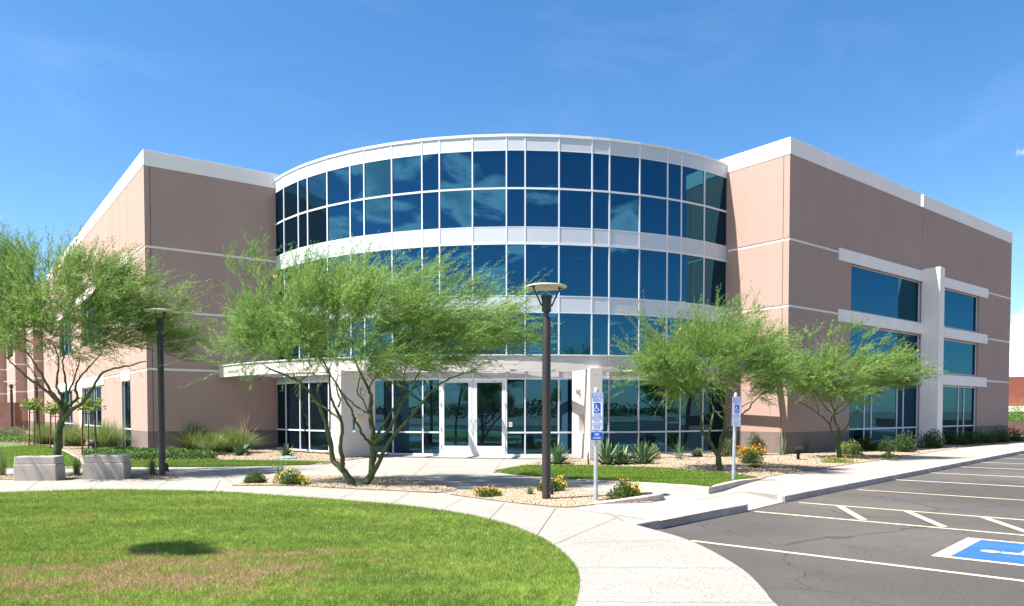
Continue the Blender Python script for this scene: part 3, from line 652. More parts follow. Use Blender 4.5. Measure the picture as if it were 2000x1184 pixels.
m = MB(); FRS.box(m, 0.3, LR - .3, 11.3, 11.5, -24, -0.28); part(m, 'roof', M['precast'])
m = MB(); FLS.box(m, 0.3, 70, 11.3, 11.5, -12, -0.28); part(m, 'roof', M['precast'])
m = MB(); FRS.box(m, 0.01, LR - .01, 11.7, 11.75, -0.30, -0.01); part(m, 'parapet', M['tan'])

# ---- the round front
WI, NA = 5.425, 2.97
ang = [-1.69]
pat = 'WWNWWNWWNWWNWWNWWNWW'
a = -1.69
for c in reversed(pat[:11]): a -= WI if c == 'W' else NA; ang.insert(0, a)
a = -1.69
for c in pat[11:]: a += WI if c == 'W' else NA; ang.append(a)
ang[0] -= 1.0; ang[-1] += 1.2                                     # the end bays run behind the wings
def dp(deg, r, z=None):
    q = DC + r * np.array((math.sin(R(deg)), -math.cos(R(deg)))); return tuple(q) if z is None else (q[0], q[1], z)
NP_ = len(ang) - 1
def bay(mb, i, z0, z1, r0, r1, g=0.0, tilt=0.0, yaw=0.0):
    """flat box across bay i, g narrower at each side"""
    A, B = np.array(dp(ang[i], DR)), np.array(dp(ang[i + 1], DR)); d = B - A; L = np.linalg.norm(d); d /= L; n = np.array((d[1], -d[0]))
    o0, o1 = r0 - DR, r1 - DR
    pts = []
    for z, tl in ((z0, -tilt), (z1, tilt)):
        for tt, oo, yw in ((g, o1, -yaw), (L - g, o1, yaw), (L - g, o0, 0), (g, o0, 0)):
            q = A + d * tt + n * (oo + (tl + yw if oo == o1 else 0)); pts.append((q[0], q[1], z))
    mb.add(pts, [(0, 1, 5, 4), (1, 2, 6, 5), (2, 3, 7, 6), (3, 0, 4, 7), (4, 5, 6, 7), (3, 2, 1, 0)]); return mb
def ring(mb, z0, z1, r0, r1, a0=0, a1=None, g=0.0):
    for i in range(a0, (NP_ if a1 is None else a1)): bay(mb, i, z0, z1, r0, r1, g)
    return mb
random.seed(11)
LEV = ((10.16, 11.55), (8.68, 10.09), (6.09, 8.02), (3.84, 5.46))
for i in range(NP_):
    for z0, z1 in LEV:
        part(bay(MB(), i, z0, z1, DR - 0.06, DR - 0.02, 0.02, random.uniform(-1, 1) * .0022, random.uniform(-1, 1) * .0026), 'glass_pane', M['glass'])
    for z0, z1 in ((11.55, 12.05), (8.10, 8.68), (5.46, 6.09)):
        part(bay(MB(), i, z0, z1, DR - 0.06, DR + 0.005, 0.02, random.uniform(-1, 1) * .001), 'spandrel_panel', M['panel'])
    part(bay(MB(), i, 2.94, 3.84, DR - 0.06, DR - 0.012, 0.02), 'fascia_panel', M['panel'])
for z0, z1, r in ((12.05, 12.15, DR + 0.035), (10.09, 10.16, DR + 0.022), (8.02, 8.10, DR + 0.022), (11.535, 11.565, DR + .01), (8.665, 8.695, DR + .01), (6.075, 6.105, DR + .015), (5.445, 5.475, DR + .015), (3.80, 3.86, DR + 0.03), (2.92, 2.99, DR + 0.035)):
    part(ring(MB(), z0, z1, DR - 0.07, r), 'coping' if z0 > 12 else 'transom', M['alu'])
for i in range(NP_ + 1):
    m = MB(); q = dp(ang[i], DR - 0.02); m.box((q[0], q[1], 0.0), 0.05, 0.076, 12.05, R(ang[i])); part(m, 'mullion', M['alu'])
    if i in (0, NP_): continue
q = [dp(x, DR - 0.3) for x in np.linspace(ang[0], ang[-1], 24)] + [(12, 40), (12, 50), (-12, 50), (-12, 40)]
part(MB().prism(q, 11.4, 11.6, True, True), 'roof', M['precast'])
# ground floor glazing and the pair of doors
DOOR = (9, 10)
sill = MB(); rail = MB()
for i in range(NP_):
    bay(sill, i, -0.02, 0.075, DR - 0.08, DR + 0.045)
    if i in DOOR: continue
    bay(rail, i, 0.87, 0.93, DR - 0.07, DR + 0.03, 0.03)
    for z0, z1 in ((0.075, 0.87), (0.93, 2.92)):
        part(bay(MB(), i, z0, z1, DR - 0.06, DR - 0.02, 0.02, random.uniform(-1, 1) * .0015, random.uniform(-1, 1) * .002), 'storefront_pane', M['glass_low'])
part(sill, 'sill', M['alu']); part(rail, 'rail', M['alu'])
for i in DOOR:
    A, B = np.array(dp(ang[i], DR)), np.array(dp(ang[i + 1], DR)); f = Face(A, B, 1); L = f.L
    m = MB(); left = i == 9
    a0, a1 = (0.04, L - 0.035) if left else (0.035, L - 0.04)
    st = 0.13
    f.box(m, a0, a0 + st, 0.085, 2.905, -0.03, 0.03); f.box(m, a1 - st, a1, 0.085, 2.905, -0.03, 0.03)
    f.box(m, a0 + st, a1 - st, 2.80, 2.905, -0.03, 0.03); f.box(m, a0 + st, a1 - st, 0.085, 0.38, -0.03, 0.03)
    d = part(m, 'entrance_door', M['alu'], bevel=0.004)
    g = MB(); f.box(g, a0 + st - .01, a1 - st + .01, 0.37, 2.81, -0.012, 0.004); part(g, 'door_glass', M['glass_low'], d)
    hx = a1 - st * 0.45 if left else a0 + st * 0.45
    h = MB(); h.tube([f.p(hx, 1.05, .03), f.p(hx, 1.05, 0.10), f.p(hx, 1.42, 0.10), f.p(hx, 1.42, .03)], 0.014, 8); part(h, 'door_handle', M['steel'], d, smooth=True)
    h = MB()
    for z in (0.30, 0.98, 1.92): f.box(h, *((a0 - .01, a0 + .025) if left else (a1 - .025, a1 + .01)), z, z + .12, 0.025, 0.05)
    part(h, 'hinge', M['steel'], d)
# small paper notice on the glass right of the doors
f = Face(dp(ang[11], DR), dp(ang[12], DR), 1); m = MB(); f.box(m, 0.09, 0.22, 1.12, 1.30, -0.02, 0.004); nt = part(m, 'paper_notice', M['sign_white'])
m = MB()
for k in range(3): f.box(m, 0.105, 0.205, 1.15 + k * .05, 1.17 + k * .05, 0.004, 0.006)
part(m, 'printed_lines', M['red_ink'], nt)

# ---- canopy: a curved beam on two radial piers, open but for radial joists
def arc_beam(name, r0, r1, z0, z1, a0, a1, mat, n=48):
    A = [dp(x, r0) for x in np.linspace(a0, a1, n)]; B = [dp(x, r1) for x in np.linspace(a0, a1, n)]; m = MB()
    for i in range(n - 1): m.prism([A[i], B[i], B[i + 1], A[i + 1]], z0, z1, True, True)
    me = m; o = part(m, name, mat); 
    bm = bmesh.new(); bm.from_mesh(o.data); bmesh.ops.remove_doubles(bm, verts=bm.verts, dist=1e-4)
    seen = {}
    for fc in bm.faces: seen.setdefault(tuple(sorted(v.index for v in fc.verts)), []).append(fc)
    bmesh.ops.delete(bm, geom=[fc for v in seen.values() if len(v) > 1 for fc in v], context='FACES')
    bm.to_mesh(o.data); bm.free(); return o
CA0, CA1 = -53.2, 39.7
arc_beam('canopy_fascia', 15.97, 16.15, 3.17, 3.64, CA0, CA1, M['pier_stucco'])
arc_beam('canopy_flashing', 15.93, 16.19, 3.64, 3.68, CA0, CA1, M['alu'])
arc_beam('canopy_ledger', DR + 0.06, DR + 0.20, 3.22, 3.50, ang[0] + 2.5, ang[-1] - 2.5, M['pier_stucco'])
for x in np.linspace(-50, 36, 15):
    m = MB(); q = dp(x, (DR + 0.2 + 15.97) / 2); m.box((q[0], q[1], 3.24), 0.12, 15.97 - DR - 0.2 - .004, 0.24, R(x)); part(m, 'canopy_joist', M['pier_stucco'])
def pier(deg, r0, r1, th, side):
    """thick radial wall with a square slot and an oval wall lamp on the given side"""
    m = MB(); ca = np.array((math.sin(R(deg)), -math.cos(R(deg)))); cb = np.array((math.cos(R(deg)), math.sin(R(deg))))
    s0, s1, za, zb = 14.93, 15.70, 0.93, 1.60
    def P(r, s): q = DC + ca * r + cb * s; return (q[0], q[1])
    for ra, rb, z0, z1 in ((r0, s0, -0.1, 3.2), (s1, r1, -0.1, 3.2), (s0, s1, -0.1, za), (s0, s1, zb, 3.2)):
        m.prism([P(ra, -th / 2), P(rb, -th / 2), P(rb, th / 2), P(ra, th / 2)], z0, z1, True, True)
    o = part(m, 'canopy_pier', M['pier_stucco'])
    bm = bmesh.new(); bm.from_mesh(o.data); bmesh.ops.remove_doubles(bm, verts=bm.verts, dist=1e-4); bm.to_mesh(o.data); bm.free()
    c = P(15.15, side * (th / 2 + 0.005)); lm = MB(); n_ = cb * side
    for k in range(6):                                             # domed oval body
        pass
    vs = []; fs = []; N = 16; rings = ((0.0, 1.0), (0.06, 1.0), (0.11, 0.82), (0.145, 0.5), (0.155, 0.0001))
    for o_, sc in rings:
        for j in range(N):
            an = 2 * math.pi * j / N; e = DC * 0 + np.array(c) + n_ * o_ + ca * math.cos(an) * 0.105 * sc; vs.append((e[0], e[1], 2.45 + 0.155 * math.sin(an) * sc))
    for i in range(len(rings) - 1):
        for j in range(N): fs.append((i * N + j, i * N + (j + 1) % N, (i + 1) * N + (j + 1) % N, (i + 1) * N + j))
    lm.add(vs, fs); part(lm, 'wall_lamp', M['steel'], o, smooth=True)
pier(-23.6, 14.25, 16.4, 0.46, 1); pier(9.5, 13.95, 16.45, 0.44, -1)

# ------------------------------------------------------------------ lamps, signs, blocks
def lamp_post(x, y, label, h=4.13, rz=0.0, disc=0.42, z=0.0, first=[None]):
    G_ = 'slim dark lamp posts with a round disc on top'
    if first[0] is not None:
        src = first[0]; r = src.copy(); COL.objects.link(r); r.location = (x, y, z); r.rotation_euler = (0, 0, rz); r.scale = (1, 1, h / 4.13); r['label'] = label
        for ch in src.children:
            c = ch.copy(); COL.objects.link(c); c.parent = r
        return r
    t = empty('lamp_post', (x, y, z), label, 'lamp post', G_, rz); first[0] = t
    MB().lathe((0, 0, 0), [(0.088, 0), (0.088, 0.02), (0.083, 0.04), (0.082, 2.0), (0.080, 3.50), (0.076, 3.515)], 20).build('pole', M['bronze'], t, smooth=True)
    m = MB().lathe((0, 0, 3.51), [(0.04, 0), (0.04, 0.075), (0.062, 0.08), (0.062, 0.10), (0.090, 0.105), (0.090, 0.30), (0.108, 0.385), (0.118, 0.40), (0.10, 0.40), (0.085, 0.33)], 24)
    m.build('lamp_head', M['bronze'], t, smooth=True)
    m = MB()
    for s in (-1, 1):
        m.tube([(s * 0.095, s * 0.03, 3.72), (s * 0.265, s * 0.11, 4.075)], 0.016, 8); m.box((s * 0.275, s * 0.115, 4.07), 0.10, 0.06, 0.022, 0.4)
    m.build('bracket', M['bronze'], t)
    MB().lathe((0, 0, 4.06), [(0.02, 0.045), (0.25, 0.035), (0.375, 0.012), (0.39, 0.022), (0.384, 0.040), (0.25, 0.062), (0.02, 0.075)], 40).build('reflector_disc', M['lamp_disc'], t, smooth=True)
    m = MB().box((0.085, -0.045, 0.12), 0.07, 0.09, 0.20); m.build('hand_hole_cover', M['bronze'], t, bevel=0.02)
    return t
lx, ly = G(1067, 976)
lamp_post(lx, ly, 'tall dark bronze lamp post with cream disc, nearest one, in the gravel island')
lx, ly = G(317, 930); lamp_post(lx, ly, 'dark lamp post beside the right concrete block, disc among tree twigs', 4.38, R(70))
for px, top, base, lb in ((23, 744, 846, 'far dark lamp post nearest the left edge, in front of the tan pier'), (72, 737, 848, 'far dark lamp post just left of the leaning left tree trunk')):
    Y = 46.0 if px < 50 else 42.0; p = at_depth(px, 800, Y); lamp_post(p[0], Y, lb, 1.7 + (803 - top) / F * Y, R(20))

def text_mesh(txt, size):
    c = bpy.data.curves.new('lettering', 'FONT'); c.body = txt; c.size = size; c.align_x = 'CENTER'; c.align_y = 'CENTER'; c.resolution_u = 3; c.offset = size * 0.012
    o = bpy.data.objects.new('lettering', c); COL.objects.link(o); dg = bpy.context.evaluated_depsgraph_get(); dg.update()
    me = bpy.data.meshes.new_from_object(o.evaluated_get(dg)); bpy.data.objects.remove(o); bpy.data.curves.remove(c)
    return [tuple(v.co) for v in me.vertices], [tuple(p.vertices) for p in me.polygons], me
def round_rect(w, h, r, cx=0.0, cz=0.0, n=5):
    pts = []
    for sx, sz, a0 in ((1, 1, 0), (-1, 1, 90), (-1, -1, 180), (1, -1, 270)):
        for k in range(n): a_ = R(a0 + 90 * k / (n - 1)); pts.append((cx + sx * (w / 2 - r) + r * math.cos(a_), cz + sz * (h / 2 - r) + r * math.sin(a_)))
    return pts
def plate(pts, y0, y1):
    n = len(pts); m = MB(); vs = [(x, y0, z) for x, z in pts] + [(x, y1, z) for x, z in pts]
    return m.add(vs, [tuple(range(n)), tuple(range(2 * n - 1, n - 1, -1))] + [(i, n + i, n + (i + 1) % n, (i + 1) % n) for i in range(n)])
def put_text(m, txt, size, cx, cz, y, w=None, sx=1.0):
    v, f, me = text_mesh(txt, size); xs = [p[0] for p in v]; W = max(xs) - min(xs); k = (w / W) if w else sx
    m.add([(cx + p[0] * k, y, cz + p[1]) for p in v], f); bpy.data.meshes.remove(me)
def parking_sign(x, y, label, rz, van, h=2.15, lean=0.0):
    t = empty('parking_sign', (x, y, 0), label, 'road sign', 'blue and white reserved parking signs', rz); t.rotation_euler = (0, lean, rz)
    m = MB().lathe((0, 0, -0.1), [(0.04, 0), (0.04, h + 0.04)], 16); m.build('post', M['galv'], t, smooth=True)
    MB().lathe((0, 0, h - 0.06), [(0.046, 0), (0.046, 0.05), (0.038, 0.085), (0.02, 0.105), (0.004, 0.11)], 16).build('post_cap', M['galv'], t, smooth=True)
    W, H = 0.235, 0.72; cz = h - 0.05 - H / 2; y0 = -0.052
    p = plate(round_rect(W, H, 0.03, 0.012, cz), y0, y0 + 0.006).build('sign_panel', M['sign_white'], t)
    b = MB()                                                        # blue border line
    o_, i_ = round_rect(W - 0.012, H - 0.012, 0.026, 0.012, cz), round_rect(W - 0.032, H - 0.032, 0.018, 0.012, cz); n = len(o_)
    b.add([(q[0], y0 - .0015, q[1]) for q in o_ + i_], [(k, (k + 1) % n, n + (k + 1) % n, n + k) for k in range(n)]); b.build('border', M['sign_blue'], p)
    tx = MB(); zt = cz + H / 2
    put_text(tx, 'RESERVED', 0.105, 0.012, zt - 0.075, y0 - .0015, 0.19); put_text(tx, 'PARKING', 0.098, 0.012, zt - 0.150, y0 - .0015, 0.165)
    for k, (s, w) in enumerate((('FOR VEHICLE', .135), ('DISPLAYING DISABLED', .18), ('INSIGNIA OR STATE', .18), ('PLATE ONLY', .115), ('NOT SET OR DISPLAYED', .175), ('CAR IMPOUNDED AT', .165), ('OWNER EXPENSE', .125))):
        put_text(tx, s, 0.048, 0.012, zt - 0.425 - 0.040 * k - (0.008 if k > 3 else 0), y0 - .0015, w)
    tx.build('lettering', M['sign_blue'], p)
    bz = zt - 0.195 - 0.095; q = plate(round_rect(0.125, 0.19, 0.010, 0.012, bz), y0 - .003, y0 + .001).build('symbol_field', M['sign_blue'], p)
    s_ = MB(); wheelchair(s_, lambda u, v: (0.012 + (u - 0.55) * 0.135, y0 - .0045, bz + (v - 0.5) * 0.165)); s_.build('access_symbol', M['sign_white'], p)
    if van:
        c2 = cz - H / 2 - 0.020 - 0.082; p2 = plate(round_rect(0.245, 0.165, 0.03, 0.005, c2), y0, y0 + .006).build('van_plate', M['sign_white'], t)
        plate(round_rect(0.232, 0.152, 0.026, 0.005, c2), y0 - .003, y0 + .002).build('plate_face', M['sign_blue'], p2)
        for tx_, s0, dz, ww in (('VAN', 0.072, 0.028, 0.09), ('ACCESSIBLE', 0.045, -0.034, 0.155)):
            w = MB(); put_text(w, tx_, s0, 0.005, c2 + dz, y0 - .0045, ww); w.build('lettering', M['sign_white'], p2)
    return t
sx_, sy_ = G(1163.5, 979)
parking_sign(sx_, sy_, 'blue and white parking sign with a second blue VAN ACCESSIBLE plate, on grey post', R(4), True, 2.11)
sx_, sy_ = G(1432, 941); parking_sign(sx_, sy_, 'blue and white parking sign without a lower plate, on the turf before the green tree', R(12), False, 2.11, R(1.2))

def block(x, y, label, rz):
    t = empty('concrete_block_seat', (x, y, 0), label, 'concrete seat', 'square concrete block seats', rz)
    MB().box((0, 0, -0.02), 1.0, 0.46, 0.42).build('base_block', M['precast'], t, bevel=0.02)
    MB().box((0, 0, 0.395), 0.94, 0.42, 0.03).build('shadow_gap', M['precast'], t)
    o = MB().prism([(-.49, -.22), (.49, -.22), (.49, .22), (-.49, .22)], 0.42, 0.60).build('cap_block', M['precast'], t, bevel=0.035)
    return t
p = G(65, 939.5); block(p[0], p[1] + .25, 'grey concrete block seat left of the leaning tree trunk', R(5))
p = G(199, 936.5); block(p[0], p[1] + .25, 'grey concrete block seat between the leaning tree and the dark lamp post', R(6))

def spot(x, y, label, rz):
    t = empty('ground_spotlight', (x, y, 0), label, 'spotlight', 'small black ground spotlights', rz)
    MB().lathe((0, 0, -.02), [(0.05, 0), (0.05, 0.24)], 12).build('stem', M['black_metal'], t, smooth=True)
    m = MB().tube([(-0.20, 0, 0.33), (-0.19, 0, 0.33), (0.16, 0, 0.38), (0.19, 0, 0.385)], [0.10, 0.115, 0.115, 0.08], 16); m.build('lamp_body', M['black_metal'], t, smooth=True)
    MB().box((0, 0, 0.22), 0.07, 0.16, 0.08).build('yoke', M['black_metal'], t)
    return t
p = at_depth(1559, 886, 25.5); spot(p[0], p[1], 'small black spotlight on the gravel near the right wall corner', R(10))
p = G(208, 880); spot(p[0], p[1] - 1.0, 'small black spotlight tilted up over the ground cover at left', R(-20))
p = G(564, 897); o = MB().lathe((p[0], p[1], 0), [(0.30, 0), (0.30, 0.055), (0.27, 0.075)], 20).build('valve_box_lid', M['teal']); meta(o, 'round teal valve box lid in the gravel below a small agave', 'lid')
p = G(1150, 968); o = MB().box((p[0], p[1], 0.0), 0.34, 0.22, 0.035, 0.2).build('valve_box_lid', M['conc']); meta(o, 'pale square valve box lid in the gravel beside the sign post', 'lid')

# ------------------------------------------------------------------ far things either side
def flat_building():
    t = empty('red_brown_building', (47, 70, 0), 'low red brown building with stepped walls at the right edge', 'building')
    def bp(mb, n, mt, par=None): o = mb.build(n, mt, None); o.parent = par or t; o.data.transform(__import__('mathutils').Matrix.Translation((-47, -70, 0))); return o
    m = MB().prism([(46.0, 70.0), (50.5, 68.2), (60, 80), (52, 84)], -0.2, 5.0); bp(m, 'wall', M['brick'])
    m = MB().prism([(50.3, 68.9), (72, 66), (80, 82), (58, 84)], -0.2, 4.7); bp(m, 'wall', M['brick'])
    m = MB().prism([(46.8, 69.2), (49.6, 68.1), (49.7, 68.5), (46.9, 69.6)], 1.7, 2.2, True, True); bp(m, 'door_canopy', M['white_stucco'])
    m = MB().prism([(47.2, 69.5), (49.2, 68.7), (49.22, 68.76), (47.22, 69.56)], -0.1, 1.7); d = bp(m, 'door', M['black_metal'])
    return t
flat_building()
A, B = np.array(at_depth(1950, 840, 52)[:2]), np.array((70, 47.0)); f = Face(A, B, 1); m = MB(); f.box(m, 0, f.L, -0.2, 0.95, -0.2, 0); o = m.build('block_wall', M['block']); meta(o, 'low tan block wall beyond the parking lot at right', 'wall')
m = MB().prism([(28, 45.5), (62, 40), (70, 47), (34, 52)], -0.25, 0.02); o = m.build('far_pavement', M['conc']); o['kind'] = 'structure'
A = np.array(at_depth(-200, 800, 52)[:2]); B = np.array(at_depth(23, 800, 52)[:2]); f = Face(A, B, 1)
t = empty('red_block_wall', (B[0], B[1], 0), 'red brown block wall with a white plate at the far left edge', 'wall')
m = MB(); f.box(m, 0, f.L, -0.2, 1.85, -0.4, 0); f.box(m, f.L - 1.1, f.L + .3, -0.2, 2.35, -.6, .15); m.v = [(v[0] - B[0], v[1] - B[1], v[2]) for v in m.v]; m.build('masonry', M['block'], t)
m = MB(); f.box(m, f.L - 2.2, f.L - 1.35, 1.05, 1.35, 0, 0.04); m.v = [(v[0] - B[0], v[1] - B[1], v[2]) for v in m.v]; m.build('plate', M['sign_white'], t)

# ------------------------------------------------------------------ vegetation
def unit(v): return v / np.maximum(np.linalg.norm(v, axis=-1, keepdims=True), 1e-9)
def leaflets(pos, dirs, ln, wd, rng, tint):
    """thin diamond leaves: (k,3) positions, unit directions, lengths, widths"""
    k = len(pos); rnd = unit(rng.normal(size=(k, 3))); side = unit(np.cross(dirs, rnd))
    V = np.empty((k, 4, 3)); V[:, 0] = pos; V[:, 2] = pos + dirs * ln[:, None]; mid = pos + dirs * ln[:, None] * 0.45
    V[:, 1] = mid + side * wd[:, None] / 2; V[:, 3] = mid - side * wd[:, None] / 2
    return V.reshape(-1, 3), np.arange(4 * k).reshape(-1, 4), np.repeat(tint, 4)
def palo_verde(label, base_px, Y0, limbs, ells, n_clu, shoots, lean, tips=(), seed=1, mat='palo', flowers=0, leaf_w=0.0145, sl=(0.50, 1.05), bark='bark_green', group='feathery palo verde trees'):
    """limbs: (pixel path, radius at start, radius at end, depth offset at end); ells: crown lobes (px, py, rx, ry, depth offset, depth radius)"""
    rng = np.random.default_rng(seed); bx, by = G(*base_px); sc = Y0 / F
    t = empty('palo_verde_tree', (bx, by, 0), label, 'tree', group); O = np.array((bx, by, 0.0))
    tk = MB(); nodes = []; nrad = []
    for path, r0, r1, dz0, dz1 in limbs:
        k = len(path); raw = [at_depth(px, py, Y0 + dz0 + (dz1 - dz0) * i / (k - 1)) for i, (px, py) in enumerate(path)]
        P = [p + rng.normal(0, 0.008, 3) for p in smooth_path(raw, 4)]
        if path[0] == limbs[0][0][0] or abs(path[0][1] - base_px[1]) < 8: P[0] = P[0] - np.array((0, 0, 0.08))
        rr = [r0 + (r1 - r0) * (i / (len(P) - 1)) ** 0.8 for i in range(len(P))]; rr = [r * (1 + 0.07 * rng.normal()) for r in rr]
        tk.tube([p - O for p in P], rr, 9)
        for i in range(len(P) // 3, len(P)): nodes.append(P[i]); nrad.append(rr[i])
    tk.build('trunk', M[bark], t, smooth=True)
    # crown clusters, joined to the nearest wood so far by thin branches
    wts = np.array([e[2] * e[3] for e in ells], float); wts /= wts.sum(); C = []; ctr = []
    ec = [at_depth(e[0], e[1], Y0 + e[4]) for e in ells]
    for i in rng.choice(len(ells), n_clu, p=wts):
        e = ells[i]; u = unit(rng.normal(size=3)) * rng.random() ** 0.42
        C.append(ec[i] + np.array((u[0] * e[2] * sc, u[1] * e[5], u[2] * e[3] * sc))); ctr.append(i)
    for px, py, dz in tips: C.append(at_depth(px, py, Y0 + dz)); ctr.append(0)
    C = np.array(C); N0 = np.array(nodes); order = np.argsort(np.min(np.linalg.norm(C[:, None] - N0[None], axis=2), axis=1)) if len(N0) else range(len(C))
    nodes = list(N0); nrad = list(nrad); br = MB()
    cen = np.mean([p for p in ec], axis=0)
    for c in order:
        q = C[c]; NN = np.array(nodes); d = np.linalg.norm(NN - q, axis=1) + np.maximum(NN[:, 2] - q[2], 0) * 1.5
        j = int(np.argmin(d)); a = NN[j]; mid = (a + q) / 2 + rng.normal(0, 0.05, 3) * d[j]; mid[2] -= 0.06 * d[j]
        P = smooth_path([a, mid, q], 3); r0 = min(nrad[j] * 0.6, 0.016); 
        br.tube([p - O for p in P], [max(r0 * (1 - 0.75 * i / (len(P) - 1)), 0.0035) for i in range(len(P))], 5, cap=False)
        for i in range(2, len(P)): nodes.append(P[i]); nrad.append(max(r0 * (1 - .7 * i / len(P)), 0.005))
    br.build('branches', M['twig'], t, smooth=True)
    lean = np.array(lean, float)
    n = len(C); m = shoots; org = np.repeat(C, m, 0) + rng.normal(0, 0.07, (n * m, 3)); out = unit(np.repeat(C - cen, m, 0) * np.array((1, 1, 0.8)) + 1e-6)
    d = unit(out * 0.55 + lean + rng.normal(0, 0.26, (n * m, 3))); L = rng.uniform(*sl, n * m) * (0.75 + 0.5 * rng.random(n * m))
    bend = rng.normal(0, 0.14, (n * m, 3)) + np.array((lean[0] * 0.2, 0, -0.10))
    ctint = np.repeat(np.clip(0.45 + 0.20 * rng.normal(size=n), 0, 1), m); ctint = np.clip(ctint + 0.26 * rng.normal(size=n * m), 0, 0.99)
    K = 26; tt = np.linspace(0.06, 1.0, K)[None, :, None]
    pos = org[:, None] + d[:, None] * L[:, None, None] * tt + bend[:, None] * L[:, None, None] * tt ** 2
    tan = unit(d[:, None] + 2 * bend[:, None] * tt)
    per = rng.normal(size=pos.shape); per -= tan * (per * tan).sum(-1, keepdims=True); per = unit(per)
    ld = unit(tan * 0.95 + per * 0.62); ll = 0.135 * (1.05 - 0.62 * tt[..., 0]) * (0.7 + 0.6 * rng.random(pos.shape[:2])) * np.clip(L[:, None] / 0.5, 0.7, 1.3)
    k = pos.shape[0] * K
    V, Fc, tn = leaflets(pos.reshape(-1, 3), ld.reshape(-1, 3), ll.reshape(-1), leaf_w * (0.7 + 0.6 * rng.random(k)), rng, np.clip(np.repeat(ctint, K) + 0.1 * rng.normal(size=k), 0, 0.99))
    # the shoots' own stems
    e0 = org; e1 = org + d * L[:, None] * 0.5 + bend * L[:, None] * 0.25; e2 = org + d * L[:, None] + bend * L[:, None]
    sd_ = unit(np.cross(d, rng.normal(size=d.shape))) * 0.0035; q = len(org)
    V2 = np.stack([e0 - sd_, e0 + sd_, e1 + sd_ * .8, e1 - sd_ * .8, e1 - sd_ * .8, e1 + sd_ * .8, e2 + sd_ * .2, e2 - sd_ * .2], 1).reshape(-1, 3)
    V = np.concatenate([V, V2]); Fc = np.concatenate([Fc, np.arange(8 * q).reshape(-1, 4) + 4 * k]); tn = np.concatenate([tn, np.full(8 * q, 0.15)])
    link_mesh('crown', np_mesh('crown', V - O, Fc, tn), M[mat], t)
    if flowers:
        fi = rng.choice(len(org), flowers); fp = e2[fi]; u = unit(rng.normal(size=(flowers, 9, 3))); P = (fp[:, None] + u * 0.022).reshape(-1, 3)
        V, Fc, tn = leaflets(P, unit(rng.normal(size=P.shape)), np.full(len(P), 0.045), np.full(len(P), 0.035), rng, rng.random(len(P)))
        link_mesh('blossoms', np_mesh('blossoms', V - O, Fc, tn), M['yellow'], t)
    return t
def zp(ox, oy, s, pts): return [(ox + x / s, oy + y / s) for x, y in pts]

# the forked tree in front of the entrance
z3 = lambda *p: zp(400, 660, 3.482, p)
T2 = palo_verde('wide multi-trunk palo verde tree on the gravel island before the entrance, forked at the ground', (697, 948), 16.85, [
    (z3((1018, 1002), (930, 890), (870, 830), (855, 720), (830, 620), (790, 490), (720, 380), (640, 300), (540, 250), (420, 200)), 0.085, 0.018, 0.0, 0.5),
    (z3((935, 895), (937, 820), (920, 740), (935, 620), (920, 540), (880, 460), (850, 350), (845, 240), (800, 140)), 0.060, 0.016, 0.02, -0.7),
    (z3((925, 552), (850, 500), (780, 455), (730, 430)), 0.028, 0.02, -0.3, 0.2),
    (z3((905, 470), (920, 420), (890, 330), (900, 260)), 0.022, 0.010, -0.35, -0.9),
    (z3((1075, 1002), (1125, 945), (1140, 860), (1140, 720), (1145, 640), (1125, 520), (1130, 440), (1130, 390), (1100, 320), (1050, 220), (1010, 130)), 0.100, 0.018, 0.0, 0.6),
    (z3((1132, 725), (1080, 670), (1030, 570), (990, 480), (940, 400), (900, 320), (850, 250), (800, 190)), 0.036, 0.012, 0.0, -0.8),
    (z3((1110, 512), (1060, 485), (1000, 440), (930, 370), (900, 330)), 0.026, 0.012, 0.1, 0.9),
    (z3((1110, 500), (1080, 430), (1035, 370), (1050, 290), (1060, 230)), 0.022, 0.010, 0.1, 0.7),
    (z3((1115, 340), (1160, 270), (1200, 210)), 0.022, 0.010, 0.3, 0.4),
    (z3((1150, 690), (1220, 580), (1290, 470), (1340, 380), (1350, 300), (1370, 200)), 0.042, 0.014, 0.0, 1.0),
    (z3((1150, 720), (1240, 640), (1310, 510), (1350, 430), (1400, 370), (1440, 270), (1480, 200)), 0.050, 0.012, 0.0, -0.4),
    (z3((1350, 410), (1400, 360), (1460, 320)), 0.02, 0.010, 0.5, 0.9),
    (z3((1130, 945), (1185, 850), (1215, 780), (1290, 660), (1400, 540), (1500, 410), (1590, 320), (1660, 280), (1760, 240)), 0.062, 0.015, 0.05, -1.0),
    (z3((1290, 660), (1292, 600), (1296, 540), (1330, 450)), 0.034, 0.02, 0.0, 0.3),
    (z3((1190, 830), (1165, 760), (1160, 700)), 0.026, 0.018, 0.0, 0.1)],
    [(570, 640, 100, 62, 0.2, 1.3), (690, 625, 105, 78, 0.0, 1.9), (800, 620, 110, 72, 0.1, 1.9), (890, 648, 85, 48, -0.4, 1.4), (490, 670, 52, 36, 0.4, 1.0), (620, 575, 80, 38, 0.6, 1.3), (940, 655, 50, 38, 0.0, 0.9), (585, 700, 80, 24, 0, 1.3), (720, 704, 95, 26, 0, 1.7), (860, 706, 90, 24, 0, 1.5)],
    350, 9, (0.50, -0.05, 0.42), [(452, 530, 0.4), (500, 505, 0.5), (490, 545, .5), (520, 545, 0.6), (545, 560, .6), (440, 715, 0.0), (478, 742, 0.1), (425, 690, 0.3), (470, 640, .4), (600, 540, 0.5), (650, 540, .3), (700, 530, 0), (730, 550, .3), (785, 550, 0), (830, 545, .3), (862, 560, .5), (905, 560, 0), (925, 590, .3), (960, 610, 0), (985, 610, 0.2), (1000, 650, 0), (1020, 665, .2), (985, 690, -.3), (1000, 580, .2)], 21, 'palo', 9)
